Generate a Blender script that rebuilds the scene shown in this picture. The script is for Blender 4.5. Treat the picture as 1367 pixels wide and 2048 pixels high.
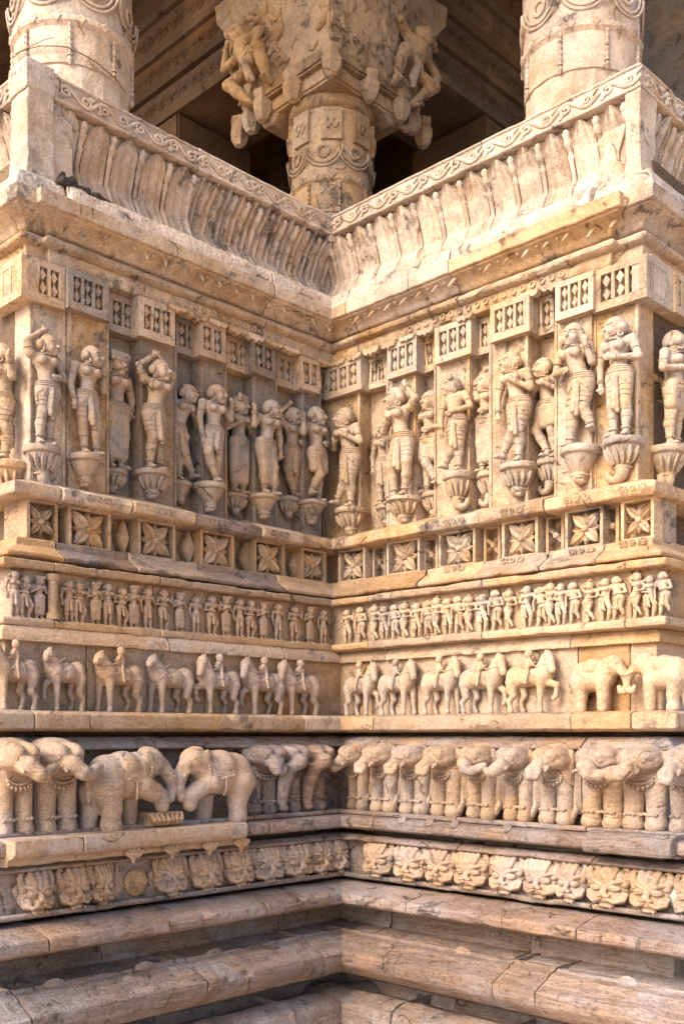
import bpy, bmesh, math, random
import numpy as np
from mathutils import Vector, Matrix
R = math.radians
for o in list(bpy.data.objects):
    bpy.data.objects.remove(o)
scn = bpy.context.scene
COL = scn.collection

# ---------------------------------------------------------------- camera
# eye height is z = 0; the inner corner of the two walls is the z axis,
# the left wall lies along -y (faces +x), the right wall along +x (faces -y).
FX, FY = -.6997, .7142          # viewing direction in plan
RX, RY = .7144, .6999           # camera right in plan
CX, CY = 3.535, -3.535
FOC = 2051.0                    # focal length in pixels of the 1367 x 2048 photograph
cam = bpy.data.cameras.new('camera')
cam.sensor_fit = 'VERTICAL'
cam.sensor_height = 36.0
cam.lens = 36.0 * FOC / 2048
cam.shift_y = (1470 - 1024) / 2048
cam.clip_start = .05
cam.clip_end = 500
cam_o = bpy.data.objects.new('camera', cam)
COL.objects.link(cam_o)
cam_o.location = (CX, CY, 0)
cam_o.rotation_euler = Vector((FX, FY, 0)).to_track_quat('-Z', 'Y').to_euler()
scn.camera = cam_o

# ---------------------------------------------------------------- light
SUN = Vector((-.02, -.62, .46)).normalized()     # towards the sun
world = bpy.data.worlds.new('World')
scn.world = world
world.use_nodes = True
wn = world.node_tree
sky = wn.nodes.new('ShaderNodeTexSky')
sky.sky_type = 'NISHITA'
sky.sun_disc = False
sky.sun_elevation = math.asin(SUN.z)
sky.sun_rotation = math.atan2(SUN.x, SUN.y)
sky.dust_density = 3.0
bg = wn.nodes['Background']
wn.links.new(sky.outputs[0], bg.inputs[0])
bg.inputs[1].default_value = .15
sl = bpy.data.lights.new('sun', 'SUN')
sl.energy = 1.5
sl.angle = R(28)
sl.color = (1, .87, .69)
so = bpy.data.objects.new('sun', sl)
COL.objects.link(so)
so.rotation_euler = SUN.to_track_quat('Z', 'Y').to_euler()
scn.view_settings.view_transform = 'Standard'
scn.view_settings.look = 'None'
scn.view_settings.exposure = 1.5
scn.view_settings.gamma = 1
scn.view_settings.use_curve_mapping = False
scn.cycles.max_bounces = 10
scn.cycles.diffuse_bounces = 4
scn.cycles.glossy_bounces = 1
scn.cycles.use_adaptive_sampling = True
scn.cycles.adaptive_threshold = .025
scn.cycles.use_denoising = True
random.seed(7)
# ---------------------------------------------------------------- measuring
def UR(px, d=0.):
    q = (px - 683) / FOC
    return (q * (5 - .7142 * d) + .051 + .6999 * d) / (.7144 + .6997 * q)
def UL(px, d=0.):
    q = (px - 683) / FOC
    return -(-.051 + .7144 * d - q * (5 - .6997 * d)) / (.6999 - .7142 * q)
def UU(s, px, d=0.):
    return UR(px, d) if s == 'R' else UL(px, d)
def DEP(s, u, d):
    return 5 - .6997 * u - .7142 * d if s == 'R' else 5 + .7142 * u - .6997 * d
def ZZ(s, px, py, d=0.):
    return (1470 - py) * DEP(s, UU(s, px, d), d) / FOC
def zc(py, d=0.):
    return (1470 - py) * (5 - 1.414 * d) / FOC
ROT = {'R': 0., 'L': math.pi / 2}
TOUT = {'R': 1.64, 'L': -1.61}

# ---------------------------------------------------------------- noise in numpy
def _hash(ix, iy, iz, seed):
    h = (ix * 374761393 + iy * 668265263 + iz * 2147483647 + seed * 1274126177) & 0xffffffff
    h = ((h ^ (h >> 13)) * 1274126177) & 0xffffffff
    h = ((h ^ (h >> 16)) * 2246822519) & 0xffffffff
    return ((h ^ (h >> 15)) & 0xffff) / 32767.5 - 1.0
def vnoise(P, f, seed=0):
    Q = np.asarray(P) * f
    I = np.floor(Q).astype(np.int64)
    F = Q - I
    F = F * F * (3 - 2 * F)
    r = 0
    for dx in (0, 1):
        wx = F[..., 0] if dx else 1 - F[..., 0]
        for dy in (0, 1):
            wy = F[..., 1] if dy else 1 - F[..., 1]
            for dz in (0, 1):
                wz = F[..., 2] if dz else 1 - F[..., 2]
                r = r + wx * wy * wz * _hash(I[..., 0] + dx, I[..., 1] + dy, I[..., 2] + dz, seed)
    return r
def fbm(P, f, seed=0):
    return vnoise(P, f, seed) * .6 + vnoise(P, f * 2.1, seed + 1) * .3 + vnoise(P, f * 4.3, seed + 2) * .15

# ---------------------------------------------------------------- objects
def mesh_of(name, V, F, smooth=True, sharp=40):
    V = np.asarray(V, dtype=np.float32)
    me = bpy.data.meshes.new(name)
    if isinstance(F, np.ndarray) and F.ndim == 2:
        n, k = F.shape
        me.vertices.add(len(V)); me.vertices.foreach_set('co', V.ravel())
        me.loops.add(n * k); me.loops.foreach_set('vertex_index', F.astype(np.int32).ravel())
        me.polygons.add(n)
        me.polygons.foreach_set('loop_start', np.arange(0, n * k, k, dtype=np.int32))
        me.polygons.foreach_set('loop_total', np.full(n, k, dtype=np.int32))
        me.update(calc_edges=True)
    else:
        me.from_pydata([tuple(map(float, v)) for v in V], [], [list(map(int, f)) for f in F])
        me.update()
    me.polygons.foreach_set('use_smooth', np.full(len(me.polygons), smooth))
    if smooth and sharp:
        me.set_sharp_from_angle(angle=R(sharp))
    return me
def put(name, me, mat, parent=None, loc=(0, 0, 0), rz=0., side=None, u=0, d=0, z=0, sc=None):
    o = bpy.data.objects.new(name, me)
    COL.objects.link(o)
    if mat is not None and len(me.materials) == 0:
        me.materials.append(mat)
    elif mat is not None and me.materials[0] is not mat:
        o.material_slots[0].link = 'OBJECT'
        o.material_slots[0].material = mat
    if side:
        o.rotation_euler = (0, 0, ROT[side])
        o.location = (u, -d, z) if side == 'R' else (d, u, z)
    else:
        o.location = loc
        o.rotation_euler = (0, 0, rz)
    if sc is not None:
        o.scale = (sc, sc, sc) if not hasattr(sc, '__len__') else sc
    if parent is not None:
        o.parent = parent
    return o
def empty(name, label, cat, group=None, side=None, u=0, d=0, z=0, loc=(0, 0, 0), rz=0, sc=None):
    o = bpy.data.objects.new(name, None)
    COL.objects.link(o)
    o.empty_display_size = .05
    if side:
        o.rotation_euler = (0, 0, ROT[side])
        o.location = (u, -d, z) if side == 'R' else (d, u, z)
    else:
        o.location = loc
        o.rotation_euler = (0, 0, rz)
    if sc is not None:
        o.scale = (sc, sc, sc) if not hasattr(sc, '__len__') else sc
    tag(o, label, cat, group)
    o['kind'] = 'thing'
    return o
def tag(o, label, cat, group=None):
    o['label'] = label; o['category'] = cat
    if group: o['group'] = group
    return o

class MB:
    """collects simple shapes into one mesh"""
    def __init__(s): s.V = []; s.F = []
    def add(s, V, F):
        b = len(s.V); s.V += [tuple(v) for v in V]; s.F += [[i + b for i in f] for f in F]
    def box(s, a, b):
        (x0, y0, z0), (x1, y1, z1) = a, b
        s.add([(x0, y0, z0), (x1, y0, z0), (x1, y1, z0), (x0, y1, z0), (x0, y0, z1), (x1, y0, z1), (x1, y1, z1), (x0, y1, z1)],
              [(0, 3, 2, 1), (4, 5, 6, 7), (0, 1, 5, 4), (1, 2, 6, 5), (2, 3, 7, 6), (3, 0, 4, 7)])
    def tube(s, pts, rad, n=8, flat=1.0, cap=True):
        pts = [Vector(p) for p in pts]
        m = len(pts)
        if not hasattr(rad, '__len__'): rad = [rad] * m
        V = []; F = []
        ref = None
        for i, p in enumerate(pts):
            t = (pts[min(i + 1, m - 1)] - pts[max(i - 1, 0)])
            t = t.normalized() if t.length > 1e-9 else Vector((0, 0, 1))
            if ref is None:
                ref = Vector((0, 1, 0)) if abs(t.y) < .9 else Vector((1, 0, 0))
            a = (ref - t * ref.dot(t)); a = a.normalized() if a.length > 1e-6 else t.orthogonal().normalized()
            ref = a
            b = t.cross(a)
            for k in range(n):
                an = 2 * math.pi * k / n
                V.append(p + a * (math.cos(an) * rad[i] * flat) + b * (math.sin(an) * rad[i]))
        for i in range(m - 1):
            for k in range(n):
                F.append((i * n + k, i * n + (k + 1) % n, (i + 1) * n + (k + 1) % n, (i + 1) * n + k))
        if cap:
            F.append(list(range(n))[::-1]); F.append([(m - 1) * n + k for k in range(n)])
        s.add(V, F)
    def prism(s, poly, y0, y1, bev=0.):
        """poly: ccw list of (x, z); front face at y0 (towards viewer), back y1"""
        n = len(poly)
        cx = sum(p[0] for p in poly) / n; cz = sum(p[1] for p in poly) / n
        V = []
        if bev:
            for x, z in poly:
                L = math.hypot(x - cx, z - cz) or 1
                k = max(0, 1 - bev / L)
                V.append((cx + (x - cx) * k, y0, cz + (z - cz) * k))
            V += [(x, y0 + bev, z) for x, z in poly]
        else:
            V += [(x, y0, z) for x, z in poly]
        V += [(x, y1, z) for x, z in poly]
        F = [list(range(n))]
        for l in range(len(V) // n - 1):
            for k in range(n):
                F.append((l * n + (k + 1) % n, l * n + k, (l + 1) * n + k, (l + 1) * n + (k + 1) % n))
        s.add(V, F)
    def lathe(s, prof, n=24, c=(0, 0), a0=0., a1=2 * math.pi):
        full = abs(a1 - a0 - 2 * math.pi) < 1e-6
        m = n if full else n + 1
        V = []; F = []
        for r, z in prof:
            for k in range(m):
                a = a0 + (a1 - a0) * k / n
                V.append((c[0] + r * math.cos(a), c[1] + r * math.sin(a), z))
        for i in range(len(prof) - 1):
            for k in range(n):
                k2 = (k + 1) % m
                F.append((i * m + k, i * m + k2, (i + 1) * m + k2, (i + 1) * m + k))
        s.add(V, F)
    def jitter(s, amp, f=20, seed=0):
        P = np.array(s.V)
        D = np.stack([fbm(P, f, seed + 11 * i) for i in range(3)], -1) * amp
        s.V = [tuple(v) for v in P + D]
        return s
    def mesh(s, name, smooth=True, sharp=40, fix=False):
        me = mesh_of(name, s.V, s.F, smooth, None if fix else sharp)
        if fix:
            bm = bmesh.new(); bm.from_mesh(me)
            bmesh.ops.recalc_face_normals(bm, faces=bm.faces)
            bm.to_mesh(me); bm.free()
            me.polygons.foreach_set('use_smooth', np.full(len(me.polygons), smooth))
            if smooth: me.set_sharp_from_angle(angle=R(sharp))
        return me

# ---------------------------------------------------------------- a weathered stone block with a moulded front
def resample(prof, step, bev):
    """prof: list of (n, z); returns points, edge weights, inward direction"""
    P = [np.array(p, float) for p in prof]
    out = []; W = []
    for i, p in enumerate(P):
        if 0 < i < len(P) - 1:
            a = p - P[i - 1]; b = P[i + 1] - p
            la, lb = np.linalg.norm(a), np.linalg.norm(b)
            if la > 1e-6 and lb > 1e-6:
                cr = (a[0] * b[1] - a[1] * b[0]) / la / lb
                if abs(cr) > .35:
                    out.append(p - a / la * min(bev, la * .3)); W.append(1. if cr > 0 else 0.)
                    out.append(p + b / lb * min(bev, lb * .3)); W.append(1. if cr > 0 else 0.)
                    continue
        out.append(p); W.append(0.)
    Q = [out[0]]; QW = [W[0]]
    for i in range(1, len(out)):
        L = np.linalg.norm(out[i] - out[i - 1])
        k = max(1, int(math.ceil(L / step)))
        for j in range(1, k + 1):
            f = j / k
            Q.append(out[i - 1] * (1 - f) + out[i] * f)
            QW.append(max(0., W[i - 1] * (1 - 3 * f), W[i] * (1 - 3 * (1 - f))) if j < k else W[i])
    return np.array(Q), np.array(QW)
_bs = [100]
def block_mesh(name, u0, u1, prof, back, r0=None, r1=None, seg=.022, step=.018, bev=.003, rough=.0025, chip=.012, add=0., crack=0):
    """prof bottom -> top as (n, z). r0 / r1: core offset for mitred returns at that end"""
    _bs[0] += 1
    seed = _bs[0]
    Q, W = resample(prof, step, bev)
    back_n = back
    rows = [(back_n, Q[0][1], 0., Q[0][0])] + [(q[0] + add, q[1], w, q[0] + add) for q, w in zip(Q, W)] + [(back_n, Q[-1][1], 0., Q[-1][0])]
    mid = np.mean(Q, 0)
    nf = max(2, int(round((u1 - u0) / seg)))
    nb = lambda r: 2 if r is None else max(2, int(abs(back) / .05))
    n0, n1 = nb(r0), nb(r1)
    K = len(rows); V = []; CH = []
    for (n, z, w, dref) in rows:
        a = u0 - ((dref - r0) if r0 is not None else 0.)
        b = u1 + ((dref - r1) if r1 is not None else 0.)
        line = []
        for j in range(n0):
            f = j / n0; line.append((a, back_n + (n - back_n) * f, 1. if r0 is not None else 0.))
        e = min(.004, (b - a) * .2)
        us = np.concatenate([[a + e * .2], np.linspace(a + e, b - e, nf), [b - e * .2]])
        for j, uu in enumerate(us):
            line.append((uu, n - (.003 if j in (0, len(us) - 1) and n > back_n + .01 else 0), 1. if 0 < j < len(us) - 1 else 1.4))
        for j in range(n1):
            f = (j + 1) / n1; line.append((b, n + (back_n - n) * f, 1. if r1 is not None else 0.))
        V += [(x, -nn, z) for x, nn, e2 in line]
        CH += [w * e2 for x, nn, e2 in line]
    M = len(V) // K
    V = np.array(V); CH = np.array(CH)
    D = np.stack([fbm(V, 16, seed + 7 * i) for i in range(3)], -1) * rough
    cn = np.clip(vnoise(V * np.array([1, 1, .3]), 11, seed + 40) * .7 + vnoise(V * np.array([1, 1, .3]), 31, seed + 41) * .5 - .28, 0, 1) * 1.3 + .06
    cv = CH * cn * chip
    D[:, 1] += cv
    D[:, 2] += -np.sign(V[:, 2] - mid[1]) * cv * .8
    V = V + D
    idx = np.arange(K * M).reshape(K, M)
    F = np.stack([idx[:-1, :-1], idx[:-1, 1:], idx[1:, 1:], idx[1:, :-1]], -1).reshape(-1, 4)
    return mesh_of(name, V, F, True, 24)
def course(wall, name, side, cuts, prof, mat, back=-.12, core=0., adds=None, skip=(), rets=None, **kw):
    """a course of blocks; cuts = u positions from low to high; outermost end gets a mitred return"""
    res = []
    for i in range(len(cuts) - 1):
        if i in skip: continue
        u0, u1 = cuts[i], cuts[i + 1]
        outer_l = side == 'L' and i == 0
        outer_r = side == 'R' and i == len(cuts) - 2
        a = adds[i] if adds else 0.
        g = .0015
        r0 = core if outer_l else None
        r1 = core if outer_r else None
        if rets and rets[i]:
            if rets[i][0] is not None: r0 = rets[i][0]
            if rets[i][1] is not None: r1 = rets[i][1]
        bk = -.75 if (outer_l or outer_r) else back
        me = block_mesh(name, u0 + (0 if outer_l else g), u1 - (0 if outer_r else g), prof, bk, r0, r1, add=a, **kw)
        o = put(name, me, mat if not isinstance(mat, (list, tuple)) else mat[i % len(mat)], wall)
        res.append(o)
    return res
# ---------------------------------------------------------------- stone
def stone(name, c1, c2, c3, stain=.35, strata=.5, vein=(.25, .16, .12), bump=.35, grey=None, greyamt=0., dark=(.06, .05, .045), rough=.88, bands=7., speck=.45, iron=.3, streak=0., vary=1.):
    m = bpy.data.materials.new(name)
    dk = lambda c: tuple(v * q for v, q in zip(c, (.71, .65, .615)))
    c1, c2, c3, vein = dk(c1), dk(c2), dk(c3), dk(vein)
    grey = dk(grey) if grey else None
    m.use_nodes = True
    nt = m.node_tree; N = nt.nodes; L = nt.links
    for n in list(N):
        if n.type not in ('BSDF_PRINCIPLED', 'OUTPUT_MATERIAL'): N.remove(n)
    b = next(n for n in N if n.type == 'BSDF_PRINCIPLED')
    geo = N.new('ShaderNodeNewGeometry')
    inf = N.new('ShaderNodeObjectInfo')
    def noise(scale, detail=4, rgh=.55, vec=None, dist=0.):
        n = N.new('ShaderNodeTexNoise'); n.inputs['Scale'].default_value = scale
        n.inputs['Detail'].default_value = detail; n.inputs['Roughness'].default_value = rgh
        n.inputs['Distortion'].default_value = dist
        L.new(vec if vec is not None else geo.outputs['Position'], n.inputs['Vector'])
        return n.outputs['Fac']
    def ramp(src, a, b_, c0=0., c1_=1.):
        r = N.new('ShaderNodeMapRange'); r.inputs['From Min'].default_value = a; r.inputs['From Max'].default_value = b_
        r.inputs['To Min'].default_value = c0; r.inputs['To Max'].default_value = c1_
        L.new(src, r.inputs['Value']); return r.outputs['Result']
    def mix(f, a, b_):
        x = N.new('ShaderNodeMix'); x.data_type = 'RGBA'
        if isinstance(f, float): x.inputs[0].default_value = f
        else: L.new(f, x.inputs[0])
        for s, v in ((x.inputs[6], a), (x.inputs[7], b_)):
            if isinstance(v, tuple): s.default_value = (*v, 1)
            else: L.new(v, s)
        return x.outputs[2]
    def math_(op, a, b_=0.):
        x = N.new('ShaderNodeMath'); x.operation = op
        for s, v in ((x.inputs[0], a), (x.inputs[1], b_)):
            if isinstance(v, (int, float)): s.default_value = v
            else: L.new(v, s)
        return x.outputs[0]
    # per-block shift of the pattern
    off = N.new('ShaderNodeVectorMath'); off.operation = 'MULTIPLY_ADD'
    comb = N.new('ShaderNodeCombineXYZ')
    L.new(inf.outputs['Random'], comb.inputs[0]); L.new(inf.outputs['Random'], comb.inputs[2])
    off.inputs[1].default_value = (9, 9, 3)
    L.new(comb.outputs[0], off.inputs[0]); L.new(geo.outputs['Position'], off.inputs[2])
    P = off.outputs[0]
    str_v = N.new('ShaderNodeVectorMath'); str_v.operation = 'MULTIPLY'; str_v.inputs[1].default_value = (1, 1, bands)
    L.new(P, str_v.inputs[0])
    big = noise(2.2, 2, .6)
    med = noise(9, 3, .6, P, .5)
    fine = noise(52, 3, .68, P)
    st = noise(5.0, 4, .62, str_v.outputs[0], 1.2)
    col = mix(ramp(big, .38, .62), c1, c2)
    col = mix(ramp(med, .45, .68), col, c3)
    lines = ramp(math_('ABSOLUTE', math_('SUBTRACT', st, .5)), .0, .03, 1., 0.)
    lng = noise(1.9, 3, .5, None, .3)
    crack = ramp(math_('ABSOLUTE', math_('SUBTRACT', lng, .5)), .001, .006, 1., 0.)
    crack = math_('MULTIPLY', crack, ramp(med, .50, .58))
    col = mix(math_('MULTIPLY', ramp(st, .42, .66), .7 * strata), col, vein)
    col = mix(math_('MULTIPLY', lines, math_('MULTIPLY', ramp(med, .42, .6), .9 * strata)), col, tuple(v * .45 for v in vein))
    if grey:
        gn = noise(3.3, 3, .62)
        col = mix(math_('MULTIPLY', ramp(gn, .47, .58), greyamt), col, grey)
    # iron staining
    col = mix(math_('MULTIPLY', ramp(lng, .54, .68), iron), col, (.38, .225, .115))
    if streak:
        sv = N.new('ShaderNodeVectorMath'); sv.operation = 'MULTIPLY'; sv.inputs[1].default_value = (16, 16, 1.6)
        L.new(geo.outputs['Position'], sv.inputs[0])
        col = mix(math_('MULTIPLY', ramp(noise(1., 3, .6, sv.outputs[0]), .53, .64), streak), col, (.20, .185, .18))
    # lichen and soot with their own outline
    sn = noise(6.5, 4, .74)
    sm = math_('MULTIPLY', ramp(sn, .585, .66), stain)
    col = mix(sm, col, dark)
    col = mix(math_('MULTIPLY', crack, .75), col, tuple(v * .3 for v in vein))
    # dirt in pores
    col = mix(math_('MULTIPLY', ramp(fine, .56, .70), speck), col, tuple(v * .55 for v in vein))
    col = mix(math_('MULTIPLY', ramp(fine, .44, .30), .35), col, tuple(min(.8, v * 1.35) for v in c2))
    grn = noise(150, 1, .5)
    hs = N.new('ShaderNodeHueSaturation'); L.new(col, hs.inputs['Color'])
    L.new(math_('ADD', math_('MULTIPLY', math_('SUBTRACT', math_('ADD', grn, med), 1.), -.75), math_('ADD', 1 - .15 * vary, math_('MULTIPLY', inf.outputs['Random'], .30 * vary))), hs.inputs['Value'])
    rnd2 = math_('FRACT', math_('MULTIPLY', inf.outputs['Random'], 7.31))
    L.new(math_('ADD', 1 - .14 * vary, math_('MULTIPLY', rnd2, .28 * vary)), hs.inputs['Saturation'])
    L.new(hs.outputs[0], b.inputs['Base Color'])
    b.inputs['Roughness'].default_value = rough
    b.inputs['Specular IOR Level'].default_value = .2
    h = math_('MULTIPLY', fine, -1.0)
    h = math_('ADD', h, math_('MULTIPLY', med, 1.2))
    h = math_('ADD', h, math_('MULTIPLY', st, 1.3 * strata))
    h = math_('SUBTRACT', h, math_('MULTIPLY', lines, .35 * strata))
    h = math_('SUBTRACT', h, math_('MULTIPLY', crack, .5))
    bp = N.new('ShaderNodeBump'); bp.inputs['Strength'].default_value = bump; bp.inputs['Distance'].default_value = .013
    L.new(h, bp.inputs['Height']); L.new(bp.outputs[0], b.inputs['Normal'])
    return m
M = {}
M['cream'] = stone('cream_limestone', (.63, .53, .43), (.69, .60, .51), (.54, .42, .31), stain=.8, strata=.12, vein=(.40, .29, .20), bump=.5, grey=(.50, .46, .44), greyamt=.5, speck=.35, iron=.3)
M['buff'] = stone('buff_sandstone', (.58, .43, .275), (.64, .50, .34), (.51, .345, .20), stain=.75, strata=.25, vein=(.34, .23, .15), bump=.5, grey=(.46, .41, .37), greyamt=.45, vary=1.4, iron=.5, speck=.6, streak=.25)
M['grey'] = stone('weathered_grey_sandstone', (.42, .32, .225), (.36, .29, .23), (.46, .33, .21), stain=.5, strata=.5, vein=(.24, .19, .15), bump=.6, grey=(.30, .295, .30), greyamt=.7, vary=1.4, iron=.4, streak=.6)
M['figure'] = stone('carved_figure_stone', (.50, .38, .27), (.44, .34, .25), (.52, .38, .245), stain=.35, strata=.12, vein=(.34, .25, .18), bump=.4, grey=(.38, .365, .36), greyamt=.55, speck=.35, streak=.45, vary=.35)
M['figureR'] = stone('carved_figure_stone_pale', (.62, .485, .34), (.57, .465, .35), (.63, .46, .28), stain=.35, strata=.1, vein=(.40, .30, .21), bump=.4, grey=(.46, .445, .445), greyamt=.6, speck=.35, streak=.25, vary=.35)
M['ochre'] = stone('ochre_sandstone', (.55, .40, .26), (.51, .39, .27), (.58, .40, .23), stain=.6, strata=.35, vein=(.33, .22, .15), bump=.5, grey=(.43, .38, .35), greyamt=.4, vary=1.4, iron=.5)
M['tan'] = stone('tan_banded_sandstone', (.52, .385, .265), (.46, .355, .27), (.54, .385, .24), stain=.35, strata=.42, vein=(.33, .24, .19), bump=.5, grey=(.44, .40, .395), greyamt=.6, bands=8., iron=.35, vary=.35)
M['mauve'] = stone('mauve_sandstone', (.36, .28, .24), (.30, .25, .235), (.41, .305, .23), stain=.8, strata=.8, vein=(.20, .145, .125), bump=.6, grey=(.36, .335, .345), greyamt=.75, bands=11., speck=.7, vary=1.2, iron=.45)
M['mortar'] = stone('lime_mortar', (.72, .64, .56), (.68, .58, .49), (.60, .49, .39), stain=.6, strata=.05, bump=.9, grey=(.54, .51, .48), greyamt=.45)
M['shade'] = stone('porch_sandstone_shaded', (.17, .115, .072), (.14, .098, .065), (.20, .125, .075), stain=.5, strata=.2, vein=(.08, .05, .033), bump=.5)  # porch gloom put into the colour: a much darker copy of the sandstone
M['earth'] = stone('paving_stone', (.84, .66, .46), (.88, .70, .49), (.80, .62, .43), stain=.1, strata=.05, bump=.1, iron=.0)

# ---------------------------------------------------------------- ground
g = MB(); g.box((-150, -150, -2.4), (150, 150, -2.1))
go = put('ground', g.mesh('ground'), M['earth']); go['kind'] = 'structure'

# ---------------------------------------------------------------- the two carved walls
WALL = {}
WALL['L'] = empty('temple_wall', 'left carved sandstone temple wall in tiers below the curved seat back', 'wall', 'carved walls of the recess', side='L')
WALL['R'] = empty('temple_wall', 'right carved sandstone temple wall, the brighter and yellower one', 'wall', 'carved walls of the recess', side='R')
for w_ in WALL.values(): w_['kind'] = 'thing'
# projecting bays of the statue tier: (px0, px1, kind) kind 1 = projecting
BAYS = {'L': [(57, 130, 1), (136, 217, 2), (217, 275, 0), (278, 352, 1), (352, 397, 0), (400, 452, 1), (452, 503, 0), (505, 552, 1), (552, 600, 0), (602, 640, 1), (640, 672, 0)],
        'R': [(660, 721, 1), (722, 772, 0), (773, 832, 1), (832, 868, 0), (868, 940, 1), (940, 978, 0), (978, 1056, 2), (1056, 1108, 0), (1108, 1184, 2), (1186, 1275, 1)]}
NB = {0: -.06, 1: .012, 2: .03}           # wall plane of each kind of bay
NLAT = {0: -.005, 1: .05, 2: .07}           # lattice plane
def ends(s, lst):
    return lst
for s in 'LR':
    W = WALL[s]
    T = TOUT[s]
    sg = 1 if s == 'R' else -1
    a = .03 * (-sg)                        # the left wall's plinth stands a little further out
    def cuts(pxs, d=0.):
        c = [UU(s, p, d) for p in pxs]
        return (c + [T]) if s == 'R' else ([T] + c)
    inn = .06 * sg * -1                    # blocks run a little past the corner
    def cc(pxs, d=0.):
        return ([inn] + cuts(pxs, d)) if s == 'R' else (cuts(pxs, d) + [inn])
    # solid core behind everything
    m = MB()
    lo, hi = (T - .0, .3) if s == 'L' else (-.3, T)
    m.box((min(lo, hi), .1, -2.1), (max(lo, hi), 1.2, 2.2))
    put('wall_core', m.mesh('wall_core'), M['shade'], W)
    # --- cornice under the seat back
    jx = 136 if s == 'L' else 1183
    bx = ([540] if s == 'L' else [700, 905])
    pj = cc(sorted([jx] + bx), .1)
    nb_ = len(pj) - 1
    adds = [.03] * nb_
    rets = [None] * nb_
    if s == 'L':
        adds[0] = 0.; rets[1] = (.0, None)
    else:
        adds[-1] = 0.; rets[-2] = (None, .0)
    cm = M['buff'] if s == 'R' else M['buff']
    course(W, 'ledge_block', s, pj, [(.0, zc(628, .09)), (.098, zc(625, .1)), (.09, zc(613, .09)), (.078, zc(603, .075)), (.05, zc(599, .06)), (-.03, zc(597, .06))], M['mortar'], adds=adds, rough=.006, chip=.02)
    course(W, 'cornice_block', s, pj, [(0., zc(692, .02)), (.022, zc(690, .02)), (.035, zc(678, .03)), (.06, zc(664, .06)), (.09, zc(653, .09)), (.088, zc(648, .1)), (.105, zc(647, .1)), (.105, zc(624, .1)), (.05, zc(622, .1))], [cm, M['cream']] if s == 'R' else cm, adds=adds, rets=rets, chip=.008)
    course(W, 'roll_moulding', s, pj, [(0., zc(711, .04)), (.03, zc(710, .04)), (.052, zc(704, .05)), (.055, zc(698, .05)), (.035, zc(693, .04)), (0., zc(692.5, .02))], cm, adds=adds, rets=rets, chip=.01)
    course(W, 'scalloped_band', s, pj, [(-.02, zc(740, .0)), (.012, zc(738, .01)), (.02, zc(725, .02)), (.022, zc(712, .02)), (0., zc(711.5, .0))], cm, adds=adds, rets=rets, chip=.03, rough=.005)
    # --- statue tier: backing bays
    for i, (p0, p1, k) in enumerate(BAYS[s]):
        n = NB[k]
        outer = (s == 'L' and i == 0) or (s == 'R' and i == len(BAYS[s]) - 1)
        u0, u1 = UU(s, p0, n), UU(s, p1, n)
        if s == 'L' and i == 0: u0 = T
        if s == 'R' and outer: u1 = T
        if s == 'L' and i == len(BAYS[s]) - 1: u1 = .05
        if s == 'R' and i == 0: u0 = -.05
        me = block_mesh('pilaster', u0, u1, [(n, zc(1090, .0)), (n, zc(790, .0))], -.8 if outer else -.14, bev=.006, rough=.004, chip=.01, step=.03)
        if k:
            for e_ in (u0 + .007, u1 - .007):
                fm = MB(); fm.box((e_ - .006, -n - .006, zc(1086, .0)), (e_ + .006, -n + .01, zc(797, .0)))
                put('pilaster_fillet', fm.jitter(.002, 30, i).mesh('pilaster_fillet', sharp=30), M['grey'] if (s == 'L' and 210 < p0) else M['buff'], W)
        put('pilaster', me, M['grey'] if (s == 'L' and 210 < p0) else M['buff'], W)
    # --- shelf under the statues
    sh = {'L': [125, 265, 388, 525, 605], 'R': [735, 852, 957, 1085]}[s]
    cu = cc(sh, .12)
    n_ = len(cu) - 1
    adds = {'L': [0., .012, .02, .0, .012, 0.], 'R': [0., .015, .005, .01, .004]}[s]
    adds = adds[:n_]
    prof = [(.02, zc(1104, .1)), (.10, zc(1102, .1)), (.115, zc(1098, .115)), (.118, zc(1080, .118)), (.06, zc(1074, .1)), (-.03, zc(1072, .0))]
    o_ = course(W, 'shelf_block', s, cu, prof, [M['buff']] , adds=adds, chip=.014)
    if s == 'L': 
        o_[3].data.materials[0] = M['mauve']
    # --- tier of flower panels: backing
    course(W, 'panel_backing', s, cc([400 if s == 'L' else 960], .0), [(-.02, zc(1180, .05)), (-.02, zc(1098, .05))], M['ochre'], back=-.2, step=.04, seg=.05)
    # --- sloping ledge below the panels
    lc = {'L': [118, 262, 400, 560], 'R': [736, 845, 958, 1088, 1200]}[s]
    cu = cc(lc, .12)
    course(W, 'ledge_block', s, cu, [(.05, zc(1198, .15)), (.168, zc(1196, .17)), (.172, zc(1190, .17)), (.12, zc(1180, .12)), (.105, zc(1178, .1)), (.1, zc(1166, .1)), (.0, zc(1163, .1))], M['ochre'] if s == 'R' else [M['ochre'], M['mauve']], adds=[random.uniform(-.006, .008) for _ in cu], chip=.02)
    # --- frieze of small figures
    fc = {'L': [110, 322], 'R': [734, 961, 1247]}[s]
    cu = cc(fc, .2)
    ad = [0.] * (len(cu) - 1)
    ad[-1 if s == 'L' else 0] = 0.
    course(W, 'frieze_border', s, cu, [(.12, zc(1213, .2)), (.195, zc(1212, .2)), (.2, zc(1208, .2)), (.2, zc(1199, .2)), (.10, zc(1196.5, .2))], M['ochre'], adds=ad, core=0., chip=.012)
    course(W, 'frieze_panel', s, cu, [(.148, zc(1290, .15)), (.148, zc(1210, .15))], M['ochre'], back=-.05, adds=ad, step=.03)
    course(W, 'frieze_border', s, cu, [(.15, zc(1304, .2)), (.198, zc(1303, .2)), (.202, zc(1300, .2)), (.2, zc(1289, .2)), (.12, zc(1287, .2))], M['ochre'], adds=ad, chip=.012)
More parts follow.
